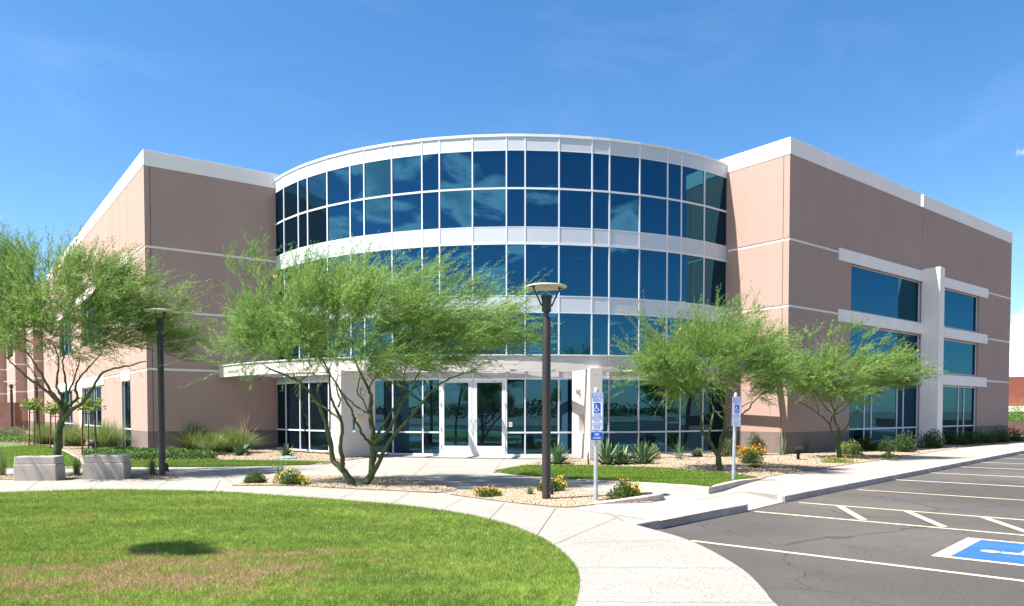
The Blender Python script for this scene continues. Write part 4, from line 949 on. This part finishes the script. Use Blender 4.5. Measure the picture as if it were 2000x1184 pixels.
# tree at the left, between the concrete blocks
z2 = lambda *p: zp(0, 680, 3.571, p)
T1 = palo_verde('leaning single trunk palo verde tree between the two concrete blocks', (109, 932), 18.9, [
    (z2((390, 895), (404, 800), (398, 700), (408, 600), (425, 520), (440, 430)), 0.115, 0.075, 0, 0),
    (z2((438, 450), (405, 380), (330, 305), (250, 245), (160, 180), (110, 130), (40, 60)), 0.052, 0.016, 0, 0.5),
    (z2((436, 440), (400, 360), (345, 290), (300, 200), (250, 120), (190, 30)), 0.050, 0.016, 0, -0.8),
    (z2((440, 430), (425, 330), (395, 260), (400, 180), (410, 90), (380, -20)), 0.045, 0.014, 0, 0.9),
    (z2((445, 430), (465, 370), (462, 280), (450, 190), (440, 90), (470, -20)), 0.042, 0.014, 0, -0.5),
    (z2((450, 440), (490, 395), (540, 345), (525, 280), (560, 200), (640, 115), (700, 40)), 0.046, 0.014, 0, 0.7),
    (z2((430, 520), (500, 430), (580, 380), (640, 290), (700, 190), (770, 150), (900, 125), (1020, 90)), 0.062, 0.015, 0, -0.5),
    (z2((365, 330), (280, 270), (240, 180), (180, 90)), 0.03, 0.012, 0, 1.0),
    (z2((470, 330), (500, 250), (540, 150), (560, 60)), 0.03, 0.012, 0, 1.0)],
    [(60, 620, 75, 85, 0.0, 1.6), (150, 610, 90, 95, 0.3, 1.9), (235, 610, 80, 75, 0.7, 1.5), (305, 650, 58, 48, 1.7, 0.9), (-40, 610, 70, 85, 0.2, 1.6), (20, 550, 55, 55, 0.6, 1.2), (170, 560, 70, 50, 0.3, 1.2)],
    330, 9, (0.28, -0.05, 0.55), [(5, 520, .4), (32, 525, .6), (70, 525, .4), (90, 525, .7), (110, 535, .5), (135, 525, .3), (150, 540, 0), (200, 540, 0), (345, 600, 1.5), (362, 660, 1.5), (330, 690, 1.3), (350, 700, 1.5), (335, 580, 1.4), (375, 672, 1.5), (20, 535, .3), (55, 530, .5)], 33, 'palo_blue', 0, 0.0155, (0.50, 1.10))
# tree in the right bed, with yellow blossom
z5 = lambda *p: zp(1150, 640, 3.482, p)
T3 = palo_verde('palo verde tree with scattered yellow blossom behind the second parking sign', (1405, 921), 20.9, [
    (z5((895, 985), (888, 930), (878, 850)), 0.10, 0.075, 0, 0),
    (z5((876, 865), (830, 785), (795, 745), (768, 700), (765, 610), (735, 530), (690, 460), (620, 400), (560, 350)), 0.062, 0.015, 0, -0.5),
    (z5((885, 860), (900, 760), (920, 690), (922, 600), (915, 520), (895, 440), (900, 360)), 0.058, 0.016, 0, 0.6),
    (z5((820, 780), (820, 720), (840, 610), (850, 560), (835, 500), (830, 420)), 0.042, 0.014, 0, 0.9),
    (z5((918, 625), (880, 590), (852, 565)), 0.026, 0.02, 0.2, 0.4),
    (z5((912, 720), (960, 670), (1040, 590), (1090, 550), (1120, 505), (1180, 450), (1240, 410)), 0.032, 0.012, 0, -0.6),
    (z5((850, 570), (900, 575), (960, 545), (1050, 530), (1110, 500)), 0.024, 0.010, 0.5, -0.3),
    (z5((825, 640), (780, 590), (720, 560)), 0.02, 0.010, 0.5, 0.8)],
    [(1330, 715, 75, 55, 0, 1.6), (1400, 695, 76, 54, 0.1, 1.8), (1465, 715, 62, 48, -0.1, 1.5), (1285, 720, 48, 36, 0.1, 1.1), (1395, 668, 55, 26, 0.3, 1.2), (1340, 745, 60, 28, 0.1, 1.3), (1490, 750, 35, 30, -.2, .9)],
    285, 9, (0.12, -0.05, 0.45), [(1260, 640, .2), (1275, 660, 0), (1236, 690, .1), (1228, 735, 0), (1225, 755, .1), (1332, 640, .3), (1362, 628, .2), (1405, 620, .3), (1432, 612, .2), (1450, 640, 0), (1475, 645, 0), (1495, 670, -.1), (1512, 665, -.1), (1515, 700, 0), (1470, 615, .3), (1300, 640, .3)], 5, 'palo', 32, 0.0145, (0.40, 0.88))
z6 = lambda *p: zp(1500, 620, 3.947, p)
T4 = palo_verde('wind-swept palo verde tree against the shaded right wing windows', (1640, 890), 26.3, [
    (z6((552, 1085), (543, 990), (555, 920), (552, 880)), 0.085, 0.065, 0, 0),
    (z6((545, 975), (530, 945), (490, 880), (470, 820), (400, 755), (330, 700), (240, 645), (150, 605), (60, 580)), 0.048, 0.012, 0, -0.6),
    (z6((552, 885), (540, 850), (512, 790), (515, 725), (540, 690), (590, 650), (600, 560)), 0.050, 0.014, 0, 0.3),
    (z6((475, 825), (500, 760), (515, 730)), 0.028, 0.02, 0, 0.1), (z6((515, 735), (495, 680), (480, 610), (440, 540)), 0.03, 0.012, 0, -0.5),
    (z6((515, 745), (460, 715), (420, 660), (380, 600)), 0.024, 0.012, 0, 0.4), (z6((555, 890), (610, 840), (650, 760), (700, 710), (760, 660), (800, 590)), 0.032, 0.012, 0, -0.3),
    (z6((392, 745), (385, 700), (370, 660)), 0.022, 0.010, 0, .3), (z6((520, 745), (580, 715), (640, 640)), 0.022, 0.010, .1, .5)],
    [(1592, 742, 54, 34, 0, 1.2), (1650, 728, 62, 38, 0, 1.4), (1710, 730, 58, 36, 0.1, 1.1), (1555, 740, 35, 30, 0, .9), (1640, 764, 66, 20, 0, 1.3), (1755, 738, 32, 18, 0, .6)],
    235, 9, (0.48, -0.05, 0.42), [(1560, 680, 0), (1580, 665, .1), (1620, 660, .1), (1640, 655, 0), (1665, 650, 0), (1685, 665, .1), (1715, 675, 0), (1735, 690, 0), (1755, 695, 0), (1785, 730, 0), (1800, 728, 0), (1770, 722, 0), (1535, 735, 0)], 9, 'palo', 4, 0.0165, (0.40, 0.85))

_r = random.Random(4)  # unseen tree, added and shaped to cast the oval shadow on the front lawn
palo_verde('added palo verde tree, unseen outside the left edge, shaped to cast the oval lawn shadow', (-1000, 1110), 7.95, [
    ([(-1000, 1110), (-985, 800), (-900, 500), (-620, 380), (-262, 290)], 0.09, 0.012, 0, 0), ([(-985, 800), (-1040, 500), (-1080, 300), (-1040, 150)], 0.07, 0.02, 0, -0.8)],
    [(-1180, 230, 150, 110, -1.2, 0.9), (-1120, 160, 110, 90, -1.0, 0.7)], 60, 9, (0.2, 0, 0.3), [(-228 + 72 * r * math.cos(a), 282 + 20 * r * math.sin(2 * a), 0.36 * r * math.sin(a)) for r, a in ((_r.random() ** 0.5, _r.random() * 6.28) for k in range(70))], 44, 'palo', 0, 0.016, (0.16, 0.30))
# ---- leafy shrubs, grasses, agaves
def leaf_cloud(rng, rx, ry, rz, n, ln, wd, lobes=9, up=0.4, flat=0.0):
    c = rng.normal(size=(lobes, 3)); c = unit(c) * rng.random((lobes, 1)) ** 0.4 * 0.62; c[:, 2] = np.abs(c[:, 2]); r = rng.uniform(0.32, 0.55, lobes)
    i = rng.integers(0, lobes, n); u = unit(rng.normal(size=(n, 3))) * (rng.random((n, 1)) ** 0.35); p = (c[i] + u * r[i][:, None]); p[:, 2] = np.abs(p[:, 2])
    d = unit(u + rng.normal(0, 0.5, (n, 3)) + np.array((0, 0, up))); P = p * np.array((rx, ry, rz)); tn = np.clip(0.15 + 0.55 * p[:, 2] + 0.0 * u[:, 0] + 0.22 * rng.normal(size=n), 0, 0.99)
    tn = np.clip(0.45 + 0.25 * rng.normal(size=n), 0, 0.99)
    return leaflets(P, d, ln * (0.6 + 0.8 * rng.random(n)), wd * (0.7 + 0.6 * rng.random(n)), rng, tn), c * np.array((rx, ry, rz))
def shrub(name, cat, label, x, y, rx, rz, n, mat, ln=0.05, wd=0.022, seed=0, group=None, flowers=0, fmat='yellow', up=0.4, ry=None, lobes=9, z=0.0):
    rng = np.random.default_rng(seed); t = empty(name, (x, y, z), label, cat, group); (V, Fc, tn), lob = leaf_cloud(rng, rx, ry or rx, rz, n, ln, wd, lobes, up)
    link_mesh('foliage', np_mesh('foliage', V, Fc, tn), M[mat], t)
    m = MB()
    for c in lob: m.tube([(0, 0, -0.03), tuple(c * 0.5 + np.array((0, 0, 0.02))), tuple(c * 1.15)], [0.009, 0.006, 0.003], 5, cap=False)
    m.build('stems', M['bark_brown'], t)
    if flowers:
        i = rng.integers(0, len(V) // 4, flowers * 6); top = V.reshape(-1, 4, 3)[i, 2]; s = top[:, 2] / rz + np.abs(top[:, 0]) / rx + 0.5 * rng.random(len(i)); top = top[np.argsort(-s)[:flowers]]
        top = top * np.array((1.04, 1.04, 1.05)); P = (top[:, None] + rng.normal(0, 0.016, (flowers, 10, 3))).reshape(-1, 3); dd = unit(rng.normal(size=P.shape) + np.array((0, 0, 1.0)))
        V, Fc, tn = leaflets(P, dd, np.full(len(P), 0.032), np.full(len(P), 0.026), rng, rng.random(len(P))); link_mesh('blossoms', np_mesh('blossoms', V, Fc, tn), M[fmat], t)
    return t
def bunch(name, cat, label, x, y, r, h, n, mat='deer', w=0.008, seed=0, group=None, plumes=0, spread=0.75, ph=1.0, z=0.0):
    """arching blades from one root"""
    rng = np.random.default_rng(seed)
    def blades(n, h0, h1, sp, w):
        a = rng.uniform(0, 2 * math.pi, n); H = rng.uniform(h0, h1, n); s = np.abs(rng.normal(0, sp, n)); s = np.clip(s, 0.03, 1.25); b = rng.random((n, 2)) - 0.5
        d = np.c_[np.cos(a), np.sin(a)]; sd_ = np.c_[-d[:, 1], d[:, 0]]; V = np.empty((n, 4, 2, 3)); tw = rng.normal(0, 0.6, n)
        for k, (u, ww) in enumerate(((0, 0.8), (0.4, 1.0), (0.75, 0.7), (1.0, 0.12))):
            rad = r * s * (u ** 1.5) * 1.0; zz = H * (u * (1.12 - 0.35 * s * u)); q = b * r * 0.35 + d * rad[:, None] + sd_ * (tw * u * u * 0.08 * r)[:, None]
            V[:, k, 0] = np.c_[q - sd_ * w * ww / 2, zz - (0.02 if k == 0 else 0)]; V[:, k, 1] = np.c_[q + sd_ * w * ww / 2, zz - (0.02 if k == 0 else 0)]
        f = np.array([(0, 1, 3, 2), (2, 3, 5, 4), (4, 5, 7, 6)]); Fc = (np.arange(n)[:, None, None] * 8 + f[None]).reshape(-1, 4)
        return V.reshape(-1, 3), Fc, np.repeat(np.clip(0.5 + 0.27 * rng.normal(size=n), 0, 0.99), 8)
    V, Fc, tn = blades(n, 0.5 * h, h, spread, w)
    if not plumes: return meta(_at(link_mesh(name, np_mesh(name, V, Fc, tn), M[mat]), x, y, z), label, cat, group)
    t = empty(name, (x, y, z), label, cat, group); link_mesh('blades', np_mesh('blades', V, Fc, tn), M[mat], t)
    V, Fc, tn = blades(plumes, h * ph * 0.8, h * ph * 1.25, 0.55, 0.012); link_mesh('plumes', np_mesh('plumes', V, Fc, tn), M['plume'], t); return t
def _at(o, x, y, z): o.location = (x, y, z); return o
def agave(label, x, y, r, h, n=34, seed=0, group='spiky agave rosettes', z=0.0):
    rng = np.random.default_rng(seed); mb = MB(); tint = []
    for i in range(n):
        a = i * 2.39996 + rng.normal(0, 0.15); f = (i + 0.5) / n; el = R(12 + 72 * f ** 0.9 + rng.normal(0, 6)); L = (0.75 + 0.35 * rng.random()) * (h if f > 0.5 else (h + r) / 2); w = 0.085 * (0.8 + 0.4 * rng.random())
        d = np.array((math.cos(a), math.sin(a), 0)); s = np.array((-d[1], d[0], 0)); vs = []; c0 = rng.random(2) * 0.1 - 0.05
        for u, ww in ((0, 0.55), (0.3, 1.0), (0.65, 0.8), (0.9, 0.3), (1.0, 0.02)):
            p = d * (L * u * math.cos(el) * (1 + 0.15 * u)) + np.array((c0[0], c0[1], L * u * math.sin(el) - 0.10 * L * u * u * math.cos(el))); p[2] = max(p[2], 0.01)
            dn = np.array((0, 0, -1)) * w * ww * 0.35; vs += [p + s * w * ww / 2, p + dn * math.cos(el), p - s * w * ww / 2]
        mb.add(vs, [(3 * k + e, 3 * k + e + 1, 3 * k + e + 4, 3 * k + e + 3) for k in range(4) for e in (0, 1)]); tint += [float(np.clip(0.45 + 0.28 * rng.normal(), 0, .99))] * 15
    o = link_mesh('agave', np_mesh('agave', mb.v, mb.f, tint), M['agave']); o.location = (x, y, z); return meta(o, label, 'plant', group)
def GP(px, py): return G(px, py)
def at_base(px, Y): return ((px - 1000) / F * Y * 1.0, Y)

# ground cover
def cover(poly, n, label, seed, h=0.32):
    rng = np.random.default_rng(seed); P = scatter(poly, n); k = len(P); b = np.sin(P[:, 0] * 3.1 + 1.3 * np.sin(P[:, 1] * 2.7)) * np.sin(P[:, 1] * 3.7) * 0.22 + 0.78
    z = h * b * (rng.random(k) ** 0.5); d = unit(rng.normal(size=(k, 3)) * np.array((1, 1, .5)) + np.array((0, 0, .6)))
    V, Fc, tn = leaflets(np.c_[P, z], d, 0.085 * (0.6 + .8 * rng.random(k)), 0.045 * (.7 + .6 * rng.random(k)), rng, np.clip(.45 + .27 * rng.normal(size=k), 0, .99))
    meta(link_mesh('ground_cover', np_mesh('ground_cover', V, Fc, tn), M['cover']), label, 'ground cover', kind='stuff')
gc1 = [tuple(p) for p in smooth_path(Gs([(164, 897), (172, 889), (240, 887.5), (320, 888), (390, 892), (424, 899.5), (330, 900), (240, 900), (164, 897)]), 4)][:-1]
cover(gc1, 26000, 'low leafy green ground cover along the strip of turf', 41)
gc2 = [tuple(p) for p in smooth_path(Gs([(-160, 868), (-160, 857), (0, 856), (60, 857), (92, 864), (90, 868.5), (0, 869.5), (-160, 868)]), 4)][:-1]
cover(gc2, 26000, 'dark leafy ground cover behind the left small lawn', 42, 0.36)

# bunch grasses under the left wing
gg = 'bunch grasses under the left wing'
for i, (px, py, w, h, lb, pl) in enumerate(((88, 869, 52, 0.95, 'soft green bunch grass left of the leaning trunk, farthest along the wall', 0), (146, 872, 58, 0.95, 'soft green bunch grass just right of the leaning trunk', 0),
        (208, 877, 80, 1.05, 'widest green bunch grass, behind the tilted black spotlight', 0), (291, 878, 44, 0.85, 'green bunch grass at the left wing corner beside the lamp post', 0), (346, 880, 40, 0.85, 'olive bunch grass just right of the lamp post', 0),
        (379, 882, 42, 0.95, 'fountain-like green bunch grass in the middle of the row', 0), (410, 879, 40, 0.98, 'dark green bunch grass at the back of the row by the taupe wall', 0), (416, 889, 40, 0.72, 'short straw-tipped bunch grass at the front of the row', 0),
        (444, 885, 42, 0.85, 'olive bunch grass second from the right end of the row', 0), (470, 886, 46, 0.78, 'bunch grass with tall pale seed plumes at the right end of the row', 26))):
    x, y = G(px, py); sc_ = y / F
    bunch('bunch_grass', 'grass plant', lb, x, y, w * sc_ * 0.5 * 2.6, h * 1.30, 1100, 'deer', 0.013, 60 + i, gg, pl, 0.62, 1.45)
for i, (px, py, r, h, n, lb) in enumerate(((298, 929, 0.30, 0.55, 190, 'small bunch grass at the foot of the left lamp post'), (150, 928, 0.32, 0.55, 150, 'small bunch grass between the trunk and the right concrete block'), (4, 930, 0.42, 0.95, 120, 'thin tall grass tuft at the left picture edge beside a block'),
        (1036, 967, 0.22, 0.20, 130, 'low dry grass tuft left of the near lamp post'), (1149, 909, 0.10, 0.48, 40, 'thin upright yellow-green sprout before the right entrance pier'))):
    x, y = G(px, py); bunch('grass_tuft', 'grass plant', lb, x, y, r, h, n, 'deer', 0.008 if i != 4 else 0.016, 80 + i, None, 0, 0.6 if i != 4 else 0.3)
for i, (px, py, r, h, lb) in enumerate(((546, 930, 0.42, 0.62, 'thin arching yucca behind the yellow lantana of the forked tree'), (1328, 899, 0.50, 0.85, 'thin arching yucca before the dark glass right of the pier'), (1528, 891, 0.55, 0.85, 'thin arching yucca left of the gravel spotlight'), (1576, 886, 0.55, 0.75, 'thin arching yucca just right of the gravel spotlight'))):
    x, y = G(px, py); bunch('red_yucca', 'plant', lb, x, y, r, h, 26, 'agave', 0.018, 90 + i, 'thin arching yuccas', 0, 0.7)
for i, (px, py, r, h, n, lb) in enumerate(((469, 891, 0.36, 0.52, 30, 'agave in front of the plumed bunch grass'), (559, 891, 0.34, 0.46, 28, 'small agave behind the teal valve box lid'), (1089, 908, 0.42, 0.68, 34, 'agave right behind the near lamp post'),
        (1186, 909, 0.48, 0.78, 38, 'big agave just right of the first sign post'), (1214, 908, 0.40, 0.66, 30, 'agave growing against the right side of the big agave'), (1255, 907, 0.46, 0.76, 34, 'agave with a grey-green shrub at its back'))):
    x, y = G(px, py); agave(lb, x, y, r * 1.15, h * 1.12, int(n * 1.6), 100 + i)
gs_ = 'round shrubs of the right bed'
for i, (px, py, w, h, mt, n, lb) in enumerate(((1274, 898, 32, 0.62, 'shrub_grey', 1500, 'small grey-green shrub behind the rightmost agave'), (1363, 893, 24, 0.38, 'shrub_grey', 900, 'smallest round shrub, before the dark glass left of the tree fork'), (1420, 893, 40, 0.78, 'shrub_grey', 2200, 'loose grey-green shrub between tree fork and second sign post'),
        (1476, 890, 40, 0.85, 'shrub_grey', 2000, 'loose grey-green shrub standing behind the orange lantana'), (1662, 889, 42, 0.62, 'shrub_pale', 2400, 'pale yellow-green round shrub right of the wind-swept tree'), (1632, 880, 34, 0.78, 'shrub_dark', 1800, 'dark shrub in shade behind the wind-swept tree trunk'),
        (1693, 881, 44, 0.72, 'shrub_dark', 2400, 'dark shrub under the left window, just behind the pale shrub'), (1724, 883, 36, 0.70, 'shrub_dark', 2000, 'dark olive shrub behind the flowering sprout'), (1763, 884, 54, 0.92, 'shrub_dark', 3400, 'large dark green shrub at the foot of the white buttress'),
        (1736, 896, 30, 0.20, 'shrub_pale', 900, 'low pale plant at the pavement edge before the large dark shrub'), (1820, 876, 52, 0.92, 'shrub_dark', 3600, 'dark green shrub just right of the white buttress'), (1862, 869, 44, 0.80, 'shrub_dark', 2800, 'second dark shrub right of the buttress, under the window'),
        (1892, 868, 40, 0.78, 'shrub_dark', 2600, 'third dark shrub right of the buttress, at the window edge'), (1922, 866, 42, 0.85, 'shrub_dark', 2600, 'dark shrub against the taupe base band near the far corner'), (1950, 864, 40, 0.92, 'shrub_dark', 2600, 'dark shrub at the far right corner of the building'), (1980, 862, 38, 0.90, 'shrub_dark', 2400, 'last dark shrub at the right, out past the building corner'))):
    x, y = G(px, py); sc_ = y / F; shrub('shrub', 'shrub', lb, x, y, w * sc_ * 0.62, h * 1.05, n, mt, 0.075, 0.032, 120 + i, gs_)
p = G(1736, 895); bunch('sprout', 'plant', 'upright sprout with yellowish leaves rising from the low pale plant', p[0], p[1], 0.12, 0.62, 60, 'shrub_pale', 0.04, 145, None, 0, 0.4)
gl = 'low lantanas in flower'
for i, (px, py, w, h, n, fl, fm, lb) in enumerate(((565, 948.5, 62, 0.36, 2600, 46, 'yellow', 'yellow flowering lantana left of the forked tree'), (953, 971, 52, 0.20, 1700, 16, 'orange', 'small flat lantana with few orange-yellow flowers left of the near lamp post'), (1076, 960, 52, 0.30, 2200, 22, 'yellow', 'yellow dotted lantana behind the near lamp post'),
        (1214, 975.5, 70, 0.40, 3200, 40, 'yellow', 'tall yellow flowering lantana beside the curved kerb nose'), (1466, 906, 66, 0.62, 3400, 90, 'orange', 'big orange flowering lantana right of the second sign post'), (1472, 915, 32, 0.10, 700, 8, 'orange', 'tiny flat lantana before the big orange one'), (1640, 905, 84, 0.17, 2200, 20, 'yellow', 'wide flat yellowish lantana at the foot of the wind-swept tree'))):
    x, y = G(px, py); sc_ = y / F; shrub('lantana', 'flowering plant', lb, x, y, w * sc_ * 0.60, h * 1.05, n, 'lantana' if i != 6 else 'shrub_pale', 0.042, 0.026, 160 + i, gl, fl, fm, 0.5, None, 11)
x, y = G(495, 945); shrub('lantana', 'flowering plant', 'green lantana without flowers at the left end of the forked tree island', x, y, 0.30, 0.30, 1800, 'lantana', 0.05, 0.026, 170, gl)
for i, (px, Y, w, h, lb) in enumerate(((8, 43, 40, 0.95, 'rounded green bush behind the far lamp post, cut by the left edge'), (22, 44.5, 44, 1.0, 'rounded green bush just left of the far lamp post'), (40, 42.5, 42, 0.95, 'rounded green bush just right of the far lamp post'))):
    p = at_depth(px, 835, Y); shrub('shrub', 'shrub', lb, p[0], Y, 0.8, h, 3200, 'shrub_grey', 0.08, 0.035, 180 + i, 'rounded bushes far down the left side')
# bush at the right edge in front of the red-brown building
for i, (px, Y, rx, rz, lb) in enumerate(((1998, 51, 1.9, 2.9, 'bright green bushy tree before the red-brown building at the right edge'), (1976, 50.5, 0.8, 1.2, 'small olive bush on the block wall line beside the building corner'))):
    p = at_depth(px, 820, Y + 2.5); shrub('bush', 'bush', lb, p[0], Y + 2.5, rx, rz, 6000 if i == 0 else 2200, 'palo', 0.13, 0.05, 190 + i, None, 0, 'yellow', .4, None, 14, 0.0 if i == 0 else .3)
# staked young trees along the left wall
def staked(label, px, Y, h, seed, leaves=420, w=0.7):
    rng = np.random.default_rng(seed); p = at_depth(px, 835, Y); t = empty('young_tree', (p[0], Y, 0), label, 'tree', 'young trees tied to wooden stakes')
    MB().tube([(0, 0, -.05), (0.02, 0, h * .5), (0, .02, h)], [.028, .022, .012], 7).build('trunk', M['bark_brown'], t, smooth=True)
    for s in (-1, 1): MB().tube([(s * .28, 0.05, -.05), (s * .22, 0.05, h * .82)], .032, 8).build('stake', M['stake'], t, smooth=True)
    m = MB().box((0, 0.05, h * .7), .50, .02, .03); m.build('tie', M['black_metal'], t)
    (V, Fc, tn), lob = leaf_cloud(rng, w, w * .8, 0.62, leaves, 0.13, 0.085, 8, 0.0); V = V + np.array((0, 0, h * 0.78)); link_mesh('crown', np_mesh('crown', V, Fc, tn), M['broad'], t)
    m = MB()
    for c in lob: m.tube([(0, 0, h * .75), tuple(c * .6 + np.array((0, 0, h * .8))), tuple(c * 1.1 + np.array((0, 0, h * .8)))], [.012, .008, .004], 5, cap=False)
    m.build('branches', M['bark_brown'], t)
staked('young staked tree with yellow-green leaves, farthest left along the wall', 66, 36, 2.35, 201)
staked('young staked tree with yellow-green leaves just left of the leaning trunk', 108, 33, 2.1, 202)
staked('young staked tree before the wide window of the left wall', 172, 28.0, 2.3, 203, 260)

# ---- the far side of the street, seen only mirrored in the glass
sheet('street', [(-260, -22), (260, -22), (260, -34), (-260, -34)], -0.20, M['asphalt'])
sheet('verge', [(-260, -12.5), (260, -15), (260, -21.5), (-260, -21.5)], -0.19, M['lawn2'])
sheet('far_field', [(-300, -36), (300, -36), (300, -120), (-300, -120)], -0.19, M['dirt'])
def dup(root, loc, rz, scl, label, group):
    r = root.copy(); COL.objects.link(r); r.location = loc; r.rotation_euler = (0, 0, rz); r.scale = (scl,) * 3; r['label'] = label; r['group'] = group
    for ch in root.children:
        c = ch.copy(); COL.objects.link(c); c.parent = r
    return r
gm = 'trees across the street mirrored in the glass'
random.seed(5)
for i, (x, y, s) in enumerate(((-10.5, -19, 0.9), (-3.8, -16, 1.1), (13, -15, 1.05), (20, -18, 1.15), (28, -21, 1.0), (-28, -40, 1.1), (-2, -46, 1.0), (17, -48, 1.2), (36, -42, 1.1), (58, -40, 1.2), (-50, -46, 1.3), (74, -60, 1.3))):
    dup((T3, T4, T2)[i % 3], (x, y, -0.2), random.uniform(0, 6.28), s, 'dark tree across the street, seen as a reflection in the glass', gm)
rng = np.random.default_rng(77); k = 26000; a = rng.uniform(-420, 420, k); yy = -125 - 40 * rng.random(k); hh = (2.0 + 2.0 * np.abs(np.sin(a * 0.07) + 0.6 * np.sin(a * 0.23 + 1)) ) * rng.random(k) ** 0.6
V, Fc, tn = leaflets(np.c_[a, yy, hh - .5], unit(rng.normal(size=(k, 3))), rng.uniform(.6, 1.4, k), rng.uniform(.5, 1.0, k), rng, rng.random(k))
meta(link_mesh('tree_line', np_mesh('tree_line', V, Fc, tn), M['shrub_dark']), 'dark belt of distant trees mirrored low in the glass', 'tree belt', kind='stuff')
m = MB(); xs = np.linspace(-1800, 1800, 90); ridge = [10 + 16 * abs(math.sin(x * .0031 + 1)) + 6 * math.sin(x * .011) + 2.5 * math.sin(x * .037) for x in xs]
for i in range(89): m.add([(xs[i], -1900, -2), (xs[i + 1], -1900, -2), (xs[i + 1], -2100, ridge[i + 1]), (xs[i], -2100, ridge[i]), (xs[i + 1], -2400, -2), (xs[i], -2400, -2)], [(0, 1, 2, 3), (3, 2, 4, 5)])
o = m.build('hills', M['dirt']); o['kind'] = 'structure'
